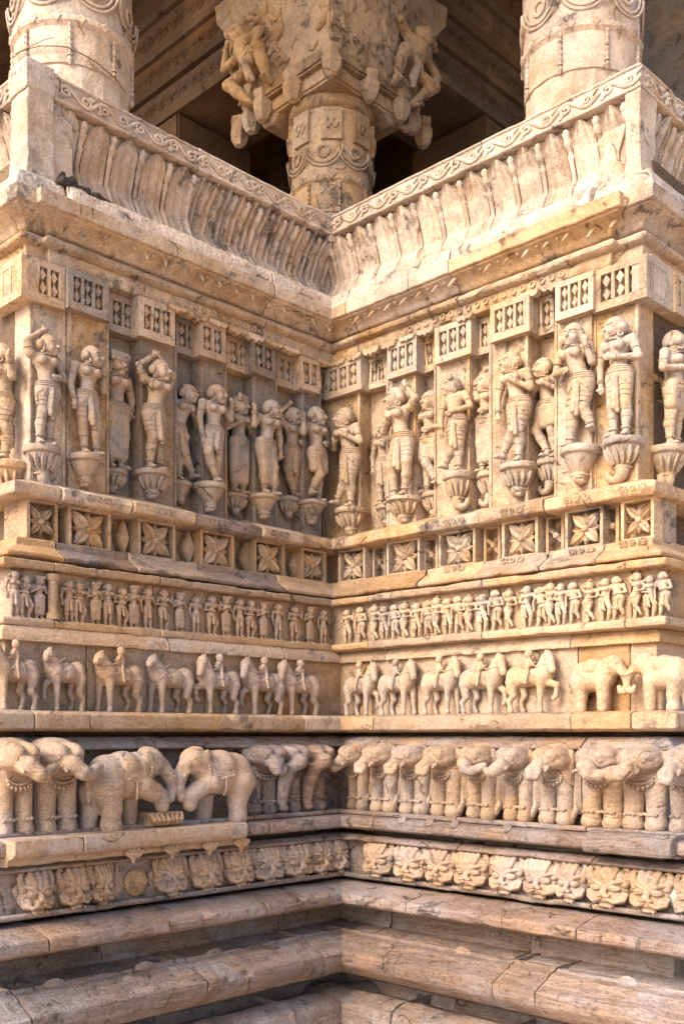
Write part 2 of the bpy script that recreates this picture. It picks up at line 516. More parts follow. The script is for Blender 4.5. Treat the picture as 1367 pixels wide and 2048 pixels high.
    course(W, 'string_course', s, cc([330, 560] if s == 'L' else [760, 1130], .17), [(.165, zc(1326, .17)), (.17, zc(1312, .17)), (.165, zc(1303, .17))], M['ochre'], back=-.05, add=0) if False else None
    for nm, cutpx, prof, mt, kw in [
        ('string_course', {'L': [330, 560], 'R': [760, 1130]}, [(.10, 1328), (.19, 1327), (.185, 1314), (.165, 1304)], 'ochre', dict(chip=.015)),
        ('horse_panel', {'L': [165, 400], 'R': [735, 1146, 1250]}, [(.165, 1436), (.165, 1326)], 'ochre', dict(step=.03, chip=0.)),
        ('horse_ledge', {'L': [62, 172, 600], 'R': [735, 1130, 1250]}, [(.05, 1466), (.29, 1464.5), (.31, 1460), (.31, 1437), (.29, 1432.5), (.12, 1431)], 'ochre', dict(chip=.016)),
        ('joint_course', {'L': [300], 'R': [900]}, [(.10, 1471), (.10, 1463)], 'mauve', dict()),
        ('sloping_course', {'L': [60, 305, 530], 'R': [740, 1150]}, [(.18, 1496), (.285, 1494), (.29, 1490), (.245, 1473), (.1, 1470)], 'mauve', dict(chip=.012)),
        ('elephant_panel', {'L': [160, 480], 'R': [735, 1000, 1150]}, [(.215, 1625), (.215, 1492)], 'mauve', dict(step=.03, chip=0.)),
        ('plinth_step', {'L': [220, 500], 'R': [900, 1160]}, [(.2, 1628), (.375, 1627), (.38, 1624), (.375, 1618), (.15, 1616.5)], 'mauve', dict(chip=.012)),
        ('plinth_block', {'L': [490, 530], 'R': [735, 1160]}, [(.1, 1657), (.42, 1655), (.43, 1650), (.425, 1632), (.37, 1627.5), (.2, 1626.5)], 'mauve', dict(chip=.016)),
        ('joint_course', {'L': [300], 'R': [900]}, [(.22, 1664), (.22, 1654)], 'mauve', dict()),
        ('mask_border', {'L': [165, 500], 'R': [900, 1170]}, [(.30, 1680), (.395, 1679), (.40, 1675), (.36, 1664), (.2, 1662)], 'mauve', dict(chip=.012)),
        ('mask_panel', {'L': [165, 500], 'R': [900, 1170]}, [(.345, 1745), (.345, 1676)], 'mauve', dict(step=.03)),
        ('mask_border', {'L': [165, 560], 'R': [820, 1170]}, [(.2, 1752), (.385, 1751), (.39, 1747), (.385, 1742), (.3, 1740)], 'mauve', dict(chip=.012)),
        ('joint_course', {'L': [300], 'R': [900]}, [(.24, 1762), (.24, 1750)], 'mauve', dict()),
        ('plinth_moulding', {'L': [90, 330, 525], 'R': [800, 1140]}, [(.40, 1809), (.51, 1807.5), (.52, 1804), (.515, 1786), (.39, 1762), (.35, 1757), (.3, 1756)], 'mauve', dict(chip=.02, rough=.003)),
        ('recessed_course', {'L': [205, 560], 'R': [760, 1040]}, [(.44, 1866), (.39, 1852), (.33, 1842), (.30, 1838), (.29, 1800)], 'mauve', dict(rough=.006)),
        ('torus_moulding', {'L': [30, 378, 610], 'R': [1000, 1085]}, [(.3, 1946), (.545, 1943), (.60, 1930), (.605, 1904), (.575, 1894), (.52, 1876), (.515, 1870), (.475, 1862), (.47, 1855), (.30, 1853)], 'mauve', dict(chip=.02, rough=.003)),
        ('joint_course', {'L': [300], 'R': [900]}, [(.36, 1974), (.34, 1955), (.33, 1938)], 'mauve', dict()),
        ('base_block', {'L': [250, 560], 'R': [790, 1000]}, [(.60, 2300), (.60, 2040), (.585, 2000), (.53, 1982), (.49, 1971), (.30, 1967)], 'mauve', dict(rough=.009, chip=.01, step=.025)),
    ]:
        pr = [(d_ + a, zc(y_, d_)) for d_, y_ in prof]
        course(W, nm, s, cc(cutpx[s], prof[len(prof) // 2][0]), pr, M[mt], back=-.05, core=0., **kw)
    # base below the frame, down to the ground
    m = MB()
    T2 = T + .60 * sg
    m.box((min(T2, -.3 * sg), -.595 - a, -2.1), (max(T2, -.3 * sg), .3, zc(2290, .60)))
    put('base_course', m.mesh('base_course'), M['mauve'], W)
# ---------------------------------------------------------------- implicit carving: smooth blends of tapered limbs, meshed by surface nets
class Carve:
    def __init__(s): s.ops = []
    def cone(s, a, b, ra, rb=None, k=.02, sub=False):
        a = np.array(a, float); b = np.array(b, float); rb = ra if rb is None else rb
        mr = max(ra, rb)
        s.ops.append((np.minimum(a, b) - mr, np.maximum(a, b) + mr, k, sub, ('c', a, b, ra, rb)))
        return s
    def chain(s, pts, rads, k=.02):
        for i in range(len(pts) - 1): s.cone(pts[i], pts[i + 1], rads[i], rads[i + 1], k)
        return s
    def ell(s, c, r, k=.02, sub=False, ang=0., ax='y'):
        c = np.array(c, float); r = np.array(r, float)
        m = r if not ang else np.full(3, r.max())
        s.ops.append((c - m, c + m, k, sub, ('e', c, r, ang, ax)))
        return s
    def box(s, c, r, k=.01, rd=.01, sub=False):
        c = np.array(c, float); r = np.array(r, float)
        s.ops.append((c - r, c + r, k, sub, ('b', c, r, rd)))
        return s
    def build(s, cell, ymax=None, rough=0., seed=0):
        adds = [o for o in s.ops if not o[3]]
        lo = np.min([o[0] for o in adds], 0) - 2.5 * cell
        hi = np.max([o[1] for o in adds], 0) + 2.5 * cell
        if ymax is not None: hi[1] = min(hi[1], ymax + 2 * cell)
        n = np.ceil((hi - lo) / cell).astype(int) + 1
        f = np.full(n, 1.0, np.float32)
        axs = [lo[i] + cell * np.arange(n[i], dtype=np.float32) for i in range(3)]
        for (a, b, k, sub, g) in s.ops:
            mg = k + 2.5 * cell
            i0 = np.clip(np.floor((a - mg - lo) / cell).astype(int), 0, n)
            i1 = np.clip(np.ceil((b + mg - lo) / cell).astype(int) + 1, 0, n)
            if np.any(i1 <= i0): continue
            X = axs[0][i0[0]:i1[0]][:, None, None]; Y = axs[1][i0[1]:i1[1]][None, :, None]; Z = axs[2][i0[2]:i1[2]][None, None, :]
            if g[0] == 'c':
                _, A, B, ra, rb = g
                d = B - A; L2 = float(d @ d) + 1e-12
                h = np.clip(((X - A[0]) * d[0] + (Y - A[1]) * d[1] + (Z - A[2]) * d[2]) / L2, 0, 1)
                q = np.sqrt((X - A[0] - h * d[0]) ** 2 + (Y - A[1] - h * d[1]) ** 2 + (Z - A[2] - h * d[2]) ** 2) - (ra + (rb - ra) * h)
            elif g[0] == 'e':
                _, c, r, ang, ax = g
                x, y, z = X - c[0], Y - c[1], Z - c[2]
                if ang:
                    ca, sa = math.cos(ang), math.sin(ang)
                    if ax == 'y': x, z = x * ca + z * sa, -x * sa + z * ca
                    elif ax == 'z': x, y = x * ca + y * sa, -x * sa + y * ca
                    else: y, z = y * ca + z * sa, -y * sa + z * ca
                k0 = np.sqrt((x / r[0]) ** 2 + (y / r[1]) ** 2 + (z / r[2]) ** 2)
                k1 = np.sqrt((x / r[0] ** 2) ** 2 + (y / r[1] ** 2) ** 2 + (z / r[2] ** 2) ** 2) + 1e-9
                q = k0 * (k0 - 1) / k1
            else:
                _, c, r, rd = g
                qx, qy, qz = np.abs(X - c[0]) - r[0] + rd, np.abs(Y - c[1]) - r[1] + rd, np.abs(Z - c[2]) - r[2] + rd
                q = np.sqrt(np.maximum(qx, 0) ** 2 + np.maximum(qy, 0) ** 2 + np.maximum(qz, 0) ** 2) + np.minimum(np.maximum(np.maximum(qx, qy), qz), 0) - rd
            sl_ = (slice(i0[0], i1[0]), slice(i0[1], i1[1]), slice(i0[2], i1[2]))
            e = f[sl_]
            if sub:
                h = np.maximum(k - np.abs(e + q), 0) / max(k, 1e-6)
                f[sl_] = np.maximum(e, -q) + h * h * k * .25
            else:
                h = np.maximum(k - np.abs(e - q), 0) / max(k, 1e-6)
                f[sl_] = np.minimum(e, q) - h * h * k * .25
        if ymax is not None:
            f = np.maximum(f, (axs[1] - ymax)[None, :, None])
        return nets(f, lo, cell, rough, seed)
def nets(f, lo, cell, rough=0., seed=0):
    n = f.shape
    neg = f < 0
    c = [neg[i:n[0] - 1 + i, j:n[1] - 1 + j, k:n[2] - 1 + k] for i in (0, 1) for j in (0, 1) for k in (0, 1)]
    s = sum(x.astype(np.int8) for x in c)
    act = (s > 0) & (s < 8)
    ids = np.full(act.shape, -1, np.int64)
    I = np.argwhere(act)
    ids[act] = np.arange(len(I))
    cv = np.stack([f[I[:, 0] + i, I[:, 1] + j, I[:, 2] + k] for i in (0, 1) for j in (0, 1) for k in (0, 1)], -1)
    cp = np.array([(i, j, k) for i in (0, 1) for j in (0, 1) for k in (0, 1)], float)
    acc = np.zeros((len(I), 3)); cnt = np.zeros(len(I))
    for a in range(8):
        for b in range(a + 1, 8):
            if np.abs(cp[a] - cp[b]).sum() != 1: continue
            va, vb = cv[:, a], cv[:, b]
            mk = (va < 0) != (vb < 0)
            t = np.where(mk, va / np.where(np.abs(va - vb) < 1e-12, 1, va - vb), 0)
            acc += np.where(mk[:, None], cp[a] + (cp[b] - cp[a]) * t[:, None], 0)
            cnt += mk
    V = (I + acc / np.maximum(cnt, 1)[:, None]) * cell + lo
    F = []
    for ax in range(3):
        o = [(0, 1, 2), (1, 2, 0), (2, 0, 1)][ax]
        d = np.diff(neg.astype(np.int8), axis=ax)
        E = np.argwhere(d != 0)
        ok = (E[:, o[1]] > 0) & (E[:, o[2]] > 0) & (E[:, o[1]] < n[o[1]] - 1) & (E[:, o[2]] < n[o[2]] - 1)
        E = E[ok]
        dv = d[E[:, 0], E[:, 1], E[:, 2]]
        q = []
        for (p1, p2) in ((-1, -1), (0, -1), (0, 0), (-1, 0)):
            G = E.copy(); G[:, o[1]] += p1; G[:, o[2]] += p2
            q.append(ids[G[:, 0], G[:, 1], G[:, 2]])
        q = np.stack(q, -1)
        q[dv > 0] = q[dv > 0][:, ::-1]
        F.append(q)
    F = np.concatenate(F)[:, ::-1]
    F = F[(F >= 0).all(1)]
    if rough:
        V = V + np.stack([fbm(V, 30, seed + 5 * i) for i in range(3)], -1) * rough
    return V, F
def carve_mesh(name, cv, cell, ymax=None, rough=0., seed=0):
    V, F = cv.build(cell, ymax, rough, seed)
    return mesh_of(name, V, F.astype(np.int32), True, 0)
def ring(mb, c, ax, r, t, n=14, m=5, sy=1.):
    """a bangle around the axis ax"""
    c = Vector(c); ax = Vector(ax).normalized()
    a = ax.orthogonal().normalized(); b = ax.cross(a)
    pts = []
    for i in range(n + 1):
        w = 2 * math.pi * i / n
        p = a * (math.cos(w) * r) + b * (math.sin(w) * r)
        p.y *= sy
        pts.append(c + p)
    mb.tube(pts, t, m, cap=False)
# ---------------------------------------------------------------- carved people
V3 = lambda *a: np.array(a, float)
def person_meshes(P, H, cell, detail=True, seed=0):
    """returns dict of meshes in metres; origin between the feet, wall plane y = 0, viewer at -y"""
    hip, ch, hd = [P.get(q, 0.) * 1.6 for q in ('hip', 'chest', 'head')]
    fem = P.get('fem', True); psi = P.get('turn', 0.) * 1.1
    y0 = P.get('y', -.085)
    tilt = P.get('tilt', 0.)
    c = Carve()
    A = lambda p: V3(*p) * H
    def cone(a, b, ra, rb, k=.03): c.cone(A(a), A(b), ra * H, rb * H, k * H * .6)
    def ell(q, r, k=.03, **kw): c.ell(A(q), A(r), k * H * .7, **kw)
    hy = P.get('bend', 0.)                     # forward lean
    pel = (hip, y0, .515); wst = ((hip * .5 + ch * .5), y0 - hy * .4, .625); chs = (ch, y0 - hy, .745)
    ell(pel, (.098, .072, .068)); cone(pel, wst, .078, .055, .05); cone(wst, chs, .056, .078, .05)
    ell(chs, (.098, .06, .07), .04)
    if not fem: ell((ch, y0 - hy, .77), (.112, .062, .06), .04); cone(pel, chs, .07, .08, .04)
    sh = [(ch - .118, y0 - hy + .01, .792 + tilt), (ch + .118, y0 - hy + .01, .792 - tilt)]
    cone(sh[0], sh[1], .036, .036, .04)
    if fem:
        for sx in (-1, 1): ell((ch + sx * .047, y0 - hy - .058, .738), (.042, .042, .042), .012)
    q_ = 1.24 if detail else 1.3
    nk = (ch * .6 + hd * .4, y0 - hy, .79); hc = V3(hd, y0 - hy - .02, .888)
    fd = V3(math.sin(psi), -math.cos(psi), 0); rt = V3(math.cos(psi), math.sin(psi), 0)
    O = lambda f, r_, z: hc + fd * f * q_ + rt * r_ * q_ + V3(0, 0, z * q_)
    E = lambda x, y, z: (x * q_, y * q_, z * q_)
    cone(nk, (hd, y0 - hy - .01, .83), .036, .034, .025)
    ell(hc, E(.060, .064, .080), .02); ell(O(.006, 0, -.022), E(.050, .056, .060), .02)
    if detail:
        cone(O(.060, 0, .010), O(.075, 0, -.018), .008, .013, .006)
        for sx in (-1, 1):
            c.ell(A(O(.064, sx * .026, .006)), A(E(.023, .016, .014)), .004 * H, sub=True)
            ell(O(.046, sx * .026, .004), E(.019, .014, .0085), .002)
            cone(O(.060, sx * .008, .024), O(.050, sx * .044, .026), .008, .006, .003)
            ell(O(.044, sx * .026, -.024), E(.02, .018, .02), .012)
            ell(O(.0, sx * .060, -.010), E(.012, .02, .030), .006)
        ell(O(.060, 0, -.036), E(.017, .010, .0065), .003); ell(O(.057, 0, -.047), E(.015, .010, .0065), .003)
        c.ell(A(O(.071, 0, -.0415)), A(E(.015, .006, .002)), .002 * H, sub=True)
        ell(O(.048, 0, -.062), E(.018, .016, .014), .012)
    legs = P['legs']
    for i, (kn, an) in enumerate(legs):
        sx = -1 if i == 0 else 1
        hpj = (hip + sx * .048, y0, .49)
        cone(hpj, kn, .064 if fem else .058, .043, .03); cone(kn, (kn[0] * .6 + an[0] * .4, kn[1] * .6 + an[1] * .4 + .012, kn[2] * .6 + an[2] * .4), .041, .043, .03)
        cone((kn[0] * .6 + an[0] * .4, kn[1] * .6 + an[1] * .4 + .008, kn[2] * .6 + an[2] * .4), an, .042, .025, .02)
        tw = P.get('feet', (-.3, .3))[i]
        ft = (an[0] + math.sin(tw) * .062, an[1] - math.cos(tw) * .062, max(.014, an[2] - .035))
        cone((an[0], an[1] + .01, max(.018, an[2] - .03)), ft, .025, .019, .02)
        if detail:
            for t in range(4):
                q = (t - 1.5) * .011
                cone((ft[0] + q * math.cos(tw), ft[1] + q * math.sin(tw), ft[2] - .003), (ft[0] + q * math.cos(tw) + math.sin(tw) * .018, ft[1] + q * math.sin(tw) - math.cos(tw) * .018, ft[2] - .006), .0075, .0065, .003)
    for i, (el, wr) in enumerate(P['arms']):
        cone(sh[i], el, .036, .029, .02); cone(el, wr, .029, .020, .015)
        e, w = V3(*el), V3(*wr)
        d = (w - e) / (np.linalg.norm(w - e) + 1e-9)
        hnd = P.get('hands', (None, None))[i]
        if hnd is not None: d = V3(*hnd); d = d / np.linalg.norm(d)
        pc = w + d * .028
        side = np.cross(d, V3(0, 1, 0)); side = side / (np.linalg.norm(side) + 1e-9)
        cone(w, pc + d * .006, .019, .022, .012)
        for t in range(4):                    # four fingers and a thumb
            o = side * (t - 1.5) * .0125
            ln = (.040, .047, .045, .034)[t]
            p1 = pc + o + d * ln * .55
            p2 = p1 + d * ln * .45 + V3(0, .012, 0)
            cone(pc + o * .9, p1, .0085, .008, .004); cone(p1, p2, .008, .0065, .003)
        th = side * (.020 if (i == 0) == (d[2] > 0) else -.020)
        cone(w + d * .012 + th * .6, w + d * .036 + th * 1.7 + V3(0, -.008, 0), .0095, .0075, .006)
    res = {'body': carve_mesh('body', c, cell, ymax=.02 * H, rough=.0022 * (H / .6), seed=seed)}
    # hair, headdress
    h = Carve()
    hs = P.get('hair', 'bun')
    h.ell(A(O(-.014, 0, .014)), A(E(.0635, .064, .0765)), .008 * H)
    h.ell(A(O(.066, 0, -.028)), A(E(.075, .062, .082)), .003 * H, sub=True)
    h.ell(A(O(.0, 0, -.075)), A(E(.10, .10, .055)), .004 * H, sub=True)
    if hs == 'bun':
        h.ell(A(O(-.015, -.074 if psi >= 0 else .074, -.004)), A(E(.024, .03, .034)), .006 * H)
    elif hs == 'turban':
        for t in range(3): h.cone(A(O(.03, -.062, .035 + t * .02)), A(O(.03, .062, .05 + t * .014)), .016 * q_ * H, .016 * q_ * H, .004 * H)
    elif hs == 'crown':
        h.cone(A(O(0, 0, .06)), A(O(0, 0, .125)), .045 * H, .018 * H, .015 * H)
    elif hs == 'halo':
        for t in range(11):
            a_ = math.pi * (t / 10)
            h.ell(A(V3(hd + math.cos(a_) * .115, -.01, .90 + math.sin(a_) * .115)), A((.02, .03, .02)), .012 * H)
    res['hair'] = carve_mesh('hair', h, cell, ymax=.02 * H, rough=.002 * (H / .6), seed=seed + 3)
    # clothing
    sk = P.get('skirt', 'sash')
    q = Carve()
    lk, rk = legs[0][0], legs[1][0]
    la, ra_ = legs[0][1], legs[1][1]
    if sk == 'long':
        lo_ = .1
        for i in range(5):
            f = i / 4
            b0 = V3(hip + (f - .5) * .12, y0 - .012, .53)
            l2 = V3(*la) * (1 - f) + V3(*ra_) * f
            kk = V3(*lk) * (1 - f) + V3(*rk) * f
            q.cone(A(b0), A((kk[0] + (f - .5) * .03, y0 - .01, .3)), .054 * H, .043 * H, .022 * H)
            q.cone(A((kk[0] + (f - .5) * .03, y0 - .01, .3)), A((l2[0] + (f - .5) * .035, y0 - .008, lo_ + .02)), .043 * H, .034 * H, .022 * H)
    elif sk == 'short':
        for i in range(5):
            f = i / 4
            kk = V3(*lk) * (1 - f) + V3(*rk) * f
            q.cone(A((hip + (f - .5) * .13, y0 - .012, .53)), A((hip * .5 + kk[0] * .5 + (f - .5) * .12, y0 - .018, .34)), .05 * H, .047 * H, .016 * H)
    else:
        zt = P.get('sash_z', .24)
        mx = (lk[0] + rk[0]) / 2
        q.cone(A((hip, y0 - .075, .5)), A((mx * .8 + hip * .2, y0 - .07, zt + .03)), .017 * H, .026 * H, .01 * H)
        q.cone(A((hip - .012, y0 - .07, .5)), A((mx * .8 + hip * .2 - .022, y0 - .06, zt + .06)), .014 * H, .016 * H, .005 * H)
        q.cone(A((hip + .012, y0 - .07, .5)), A((mx * .8 + hip * .2 + .022, y0 - .06, zt)), .014 * H, .018 * H, .005 * H)
        for sx in (-1, 1): q.cone(A((hip + sx * .03, y0 - .062, .51)), A((hip + sx * .075, y0 - .05, .44)), .018 * H, .012 * H, .02 * H)
    if P.get('scarf'):
        x0, x1 = P['scarf']
        q.chain([A((x0, -.03, .72)), A((x0 * .5 + x1 * .5, -.02, .5)), A((x1, -.015, .3))], [.014 * H, .018 * H, .024 * H], .01 * H)
    res['cloth'] = carve_mesh('skirt', q, cell, ymax=.02 * H, rough=.003 * (H / .6), seed=seed + 5)
    # jewellery
    if detail:
        j = MB()
        for r_, z_ in ((.05, .808), (.068, .785), (.082, .758)):
            ring(j, A((ch * .8 + hd * .2, y0 - hy - .006, z_)), (0, .6, 1), r_ * H, .0085 * H, 16)
        for z_, r_ in ((.565, .083), (.545, .092), (.525, .098)):
            ring(j, A((hip, y0, z_)), (0, 0, 1), (r_ + .006) * H, .010 * H, 20, 5, .78)
        for i, (el, wr) in enumerate(P['arms']):
            s_, e_, w_ = V3(*sh[i]), V3(*el), V3(*wr)
            ring(j, A(s_ * .45 + e_ * .55), e_ - s_, .036 * H, .006 * H, 10)
            for f in (.78, .88): ring(j, A(e_ * (1 - f) + w_ * f), w_ - e_, .026 * H, .0055 * H, 10)
        for i, (kn, an) in enumerate(legs):
            k_, a_ = V3(*kn), V3(*an)
            ring(j, A(k_ * .12 + a_ * .88), a_ - k_, .031 * H, .0085 * H, 10)
            if sk not in ('long',):
                hj = V3(hip + (-.048 if i == 0 else .048), y0, .49)
                for f in (.35, .55, .75): ring(j, A(hj * (1 - f) + k_ * f), k_ - hj, (.064 - .021 * f + .002) * H, .0042 * H, 12, 4)
                for f in (.25, .5): ring(j, A(k_ * (1 - f) + a_ * f + V3(0, .006, 0)), a_ - k_, (.0445 - .008 * f) * H, .004 * H, 12, 4)
        for sx in (-1, 1):
            e_ = A(O(.004, sx * .066, -.045))
            j.lathe([(.001, .02 * H), (.016 * H, .012 * H), (.021 * H, 0), (.016 * H, -.014 * H), (.001, -.022 * H)], 8, (0, 0)) if False else None
            ring(j, e_, (fd[0] * .3 + rt[0], fd[1] * .3 + rt[1], 0), .016 * H, .011 * H, 8)
        res['jewel'] = j.mesh('jewellery')
    return res
# joint sets (viewer's left limb first); x to the viewer's right, y negative towards the viewer
Y = -.085
STAND = [((-.052, Y - .01, .28), (-.048, Y, .045)), ((.055, Y - .01, .28), (.055, Y, .045))]
SWAY_R = [((-.05, Y - .03, .285), (-.065, Y - .01, .045)), ((.045, Y, .28), (.03, Y, .045))]
SWAY_L = [((-.045, Y, .28), (-.03, Y, .045)), ((.06, Y - .03, .285), (.075, Y - .01, .045))]
CROSS_L = [((.02, Y - .045, .28), (-.085, Y - .03, .10)), ((.05, Y, .28), (.045, Y, .045))]       # right one stands, left shin sweeps out
CROSS_R = [((-.05, Y, .28), (-.045, Y, .045)), ((-.02, Y - .045, .28), (.085, Y - .03, .10))]
CROSS_B = [((-.09, Y - .04, .29), (.02, Y - .02, .06)), ((.05, Y, .28), (.06, Y + .03, .05))]
BACK_R = [((-.03, Y, .28), (-.05, Y, .045)), ((.065, Y - .01, .29), (.115, Y + .02, .16))]
APART = [((-.085, Y - .02, .29), (-.06, Y, .045)), ((.10, Y - .03, .30), (.05, Y, .045))]
# arms as seen: left and right
aL_down = ((-.165, Y, .62), (-.145, Y - .02, .46)); aR_down = ((.165, Y, .62), (.15, Y - .02, .46))
aL_up = ((-.175, Y, .88), (-.10, Y, 1.0)); aR_up = ((.175, Y, .88), (.10, Y, 1.0))
aL_chest = ((-.165, Y, .63), (-.055, Y - .085, .70)); aR_chest = ((.165, Y, .63), (.055, Y - .085, .70))
aL_belly = ((-.175, Y, .63), (-.05, Y - .085, .60)); aR_belly = ((.175, Y, .63), (.05, Y - .085, .60))
aL_raise = ((-.185, Y - .02, .68), (-.19, Y - .03, .83)); aR_raise = ((.185, Y - .02, .68), (.19, Y - .03, .83))
aL_over = ((-.17, Y, .9), (-.03, Y, 1.02)); aR_over = ((.17, Y, .9), (.03, Y, 1.02))
# (side, px x, py head top, py feet, bay offset, console py bottom, dict, label)
def pose(legs, al, ar, **k):
    d = dict(legs=legs, arms=[al, ar]); d.update(k); return d
STATUES = [
 ('L', 98, 666, 890, 1, 972, pose(SWAY_R, aL_over, aR_belly, hip=.012, chest=-.01, head=.01, turn=.35, hair='bun'), 'statue with one arm raised over its head on the leftmost pilaster', 'trunk'),
 ('L', 182, 688, 908, 2, 982, pose(SWAY_L, aL_down, ((.15, Y, .62), (.12, Y - .05, .76)), hip=-.01, chest=.0, head=.02, turn=.5), 'tall statue, one arm hanging to its thigh, second from the left corner', 'cone'),
 ('L', 236, 706, 938, 0, 990, pose(STAND, aL_down, ((.15, Y, .63), (.14, Y, .53)), skirt='long', hair='turban', turn=.1), 'small long-skirted statue recessed beside the one stretching both arms up', 'lotus'),
 ('L', 317, 716, 940, 1, 1002, pose(SWAY_R, aL_over, aR_over, hip=-.015, chest=.01, head=.02, turn=.3), 'statue stretching both arms above its head on a grey stained pilaster', 'lotus'),
 ('L', 372, 766, 962, 0, 1012, pose(CROSS_R, ((-.10, Y - .03, .62), (-.02, Y - .06, .48)), aR_chest, hip=-.05, chest=-.01, head=.02, turn=.4, bend=.02), 'small dancing statue bending sideways in a recess of the left wall', 'cone'),
 ('L', 432, 766, 966, 1, 1030, pose(CROSS_B, ((-.16, Y, .62), (-.13, Y - .02, .42)), aR_raise, hip=.0, chest=0, head=.02, turn=.35, sash_z=.3), 'statue with one long arm down and the other palm raised, left wall', 'cone'),
 ('L', 482, 790, 986, 0, 1034, pose(STAND, aL_chest, aR_chest, skirt='long', hair='turban', turn=.35), 'small statue with hands folded at its chest in a dark recess', 'lotus'),
 ('L', 540, 796, 988, 1, 1042, pose(SWAY_L, aL_raise, aR_down, hip=-.02, chest=.01, head=.03, turn=.45, skirt='long'), 'long-skirted statue with its viewer-left arm raised beside its face', 'cone'),
 ('L', 588, 812, 994, 0, 1040, pose(CROSS_B, aL_over, aR_belly, hip=.0, chest=.01, head=.01, turn=.2), 'small statue under a curved scarf near the inner corner', 'lotus'),
 ('L', 636, 812, 1002, 1, 1052, pose(CROSS_L, aL_raise, aR_belly, skirt='short', hip=.01, turn=.35), 'statue in a short skirt nearest the inner corner, left wall', 'cone'),
 ('R', 688, 814, 1016, 1, 1076, pose(CROSS_L, aL_chest, aR_chest, hip=.03, chest=-.005, head=-.01, turn=-.45), 'statue with crossed legs facing the inner corner, right wall', 'lotus'),
 ('R', 760, 842, 1010, 0, 1056, pose(STAND, aL_down, aR_chest, turn=.2), 'worn slender statue half hidden behind the arm-raising dancer, right wall', 'lotus'),
 ('R', 795, 772, 994, 1, 1048, pose(APART, aL_chest, ((.165, Y, .86), (.06, Y, .995)), hip=.02, chest=-.01, head=-.025, turn=-.4), 'dancer statue with one arm arched over its head, right wall', 'lotus'),
 ('R', 856, 780, 984, 0, 1040, pose(CROSS_R, aL_raise, aR_belly, skirt='short', turn=-.15), 'small statue lifting one hand to its shoulder in a recess', 'lotus'),
 ('R', 902, 750, 944, 1, 1020, pose(CROSS_L, aL_down, ((.185, Y, .65), (.04, Y - .085, .60)), hip=.02, chest=0, head=-.015, turn=-.5, fem=False, hair='turban'), 'bare-chested statue with its hand at its belly and legs crossed', 'trunk'),
 ('R', 966, 744, 942, 0, 1012, pose(STAND, aL_over, aR_belly, skirt='long', turn=-.35, hair='halo'), 'small statue under a curved scarf in a long skirt, right wall', 'trunk'),
 ('R', 1022, 700, 926, 2, 1000, pose(CROSS_L, aL_down, aR_chest, hip=.03, chest=0, head=-.02, turn=-.3, hair='bun'), 'statue with a cord across its chest and one bent knee, right wall', 'lotus'),
 ('R', 1086, 712, 916, 0, 986, pose(CROSS_B, aL_chest, aR_chest, hip=.01, chest=-.01, head=-.02, turn=-.5, skirt='short'), 'small statue with hands pressed together at its chest', 'trunk'),
 ('R', 1146, 644, 892, 2, 976, pose(BACK_R, aL_belly, ((.15, Y - .02, .64), (.12, Y - .06, .78)), hip=.03, chest=-.01, head=-.01, turn=.1), 'tall pale statue with one foot lifted behind it', 'cone'),
 ('R', 1232, 630, 874, 1, 960, pose(STAND, aL_down, ((.16, Y, .63), (.0, Y - .09, .64)), hip=.0, chest=-.01, head=-.02, turn=-.35, sash_z=.2), 'tall grey statue with one forearm across its waist on the right corner', 'trunk'),
]
def console_mesh(Wd, Hh, kind, seed):
    """bracket under a statue: bowl with rim, stem and a curl; top at z = 0"""
    m = MB()
    r = Wd / 2
    pr = [(.001, 0.004), (r * .85, .004), (r, -.002), (r * 1.02, -Hh * .13), (r * .95, -Hh * .17), (r * .84, -Hh * .18), (r * .80, -Hh * .24), (r * .60, -Hh * .44), (r * .42, -Hh * .58), (r * .36, -Hh * .62), (r * .46, -Hh * .645), (r * .46, -Hh * .68), (r * .34, -Hh * .70), (r * .26, -Hh * .80), (.001, -Hh * .84)]
    m.lathe(pr, 28, (0, -.012))
    m.jitter(.0035, 22, seed)
    if kind in ('lotus', 'trunk'):
        for k in range(7):
            an = math.pi * (1 + (k + .5) / 7)
            p = []
            for f in (0, .33, .66, 1):
                rr = r * (.90 - .42 * f) + .004
                p.append((math.cos(an) * rr, math.sin(an) * rr - .012, -Hh * (.24 + .36 * f)))
            m.tube(p, [r * .05, r * .16, r * .14, r * .06], 6, .5)
    if kind in ('trunk', 'lotus', 'cone'):
        sgn = 1 if seed % 2 else -1
        n = 9
        pts = []; rad = []
        for k in range(n):
            f = k / (n - 1)
            an = -math.pi / 2 + f * (math.pi * (1.05 if kind == 'trunk' else .5))
            R0 = r * (.42 if kind == 'trunk' else .3)
            pts.append((sgn * (R0 + R0 * math.cos(an + math.pi)) if False else sgn * R0 * (math.sin(an) + 1), -.02, -Hh * .74 - R0 * math.cos(an) * (1.1 if kind == 'trunk' else .4)))
            rad.append(r * (.36 - .2 * f))
        m.tube([(0, -.02, -Hh * .6)] + pts, [r * .36] + rad, 8)
    return m.mesh('console', sharp=50)
NFIG = [0]
def statue(s, u, d, z, H, P, label, kind, mat, group='large statues on the walls', ch=None, cw=.30, cell=None):
    NFIG[0] += 1
    k = NFIG[0] * 17
    t = empty('statue', label, 'statue', group, side=s, u=u, d=d, z=z, sc=(1.08, 1.2, 1.0))
    r = person_meshes(P, H, cell or H / 175, True, k)
    put('body', r['body'], mat, t)
    put('hair', r['hair'], mat, t)
    put({'long': 'skirt', 'short': 'kilt'}.get(P.get('skirt', 'sash'), 'sash'), r['cloth'], mat, t)
    put('jewellery', r['jewel'], mat, t)['kind'] = 'stuff'
    if ch:
        put('console', console_mesh(H * cw, ch, kind, k), mat, t, loc=(0, 0, 0))
    return t
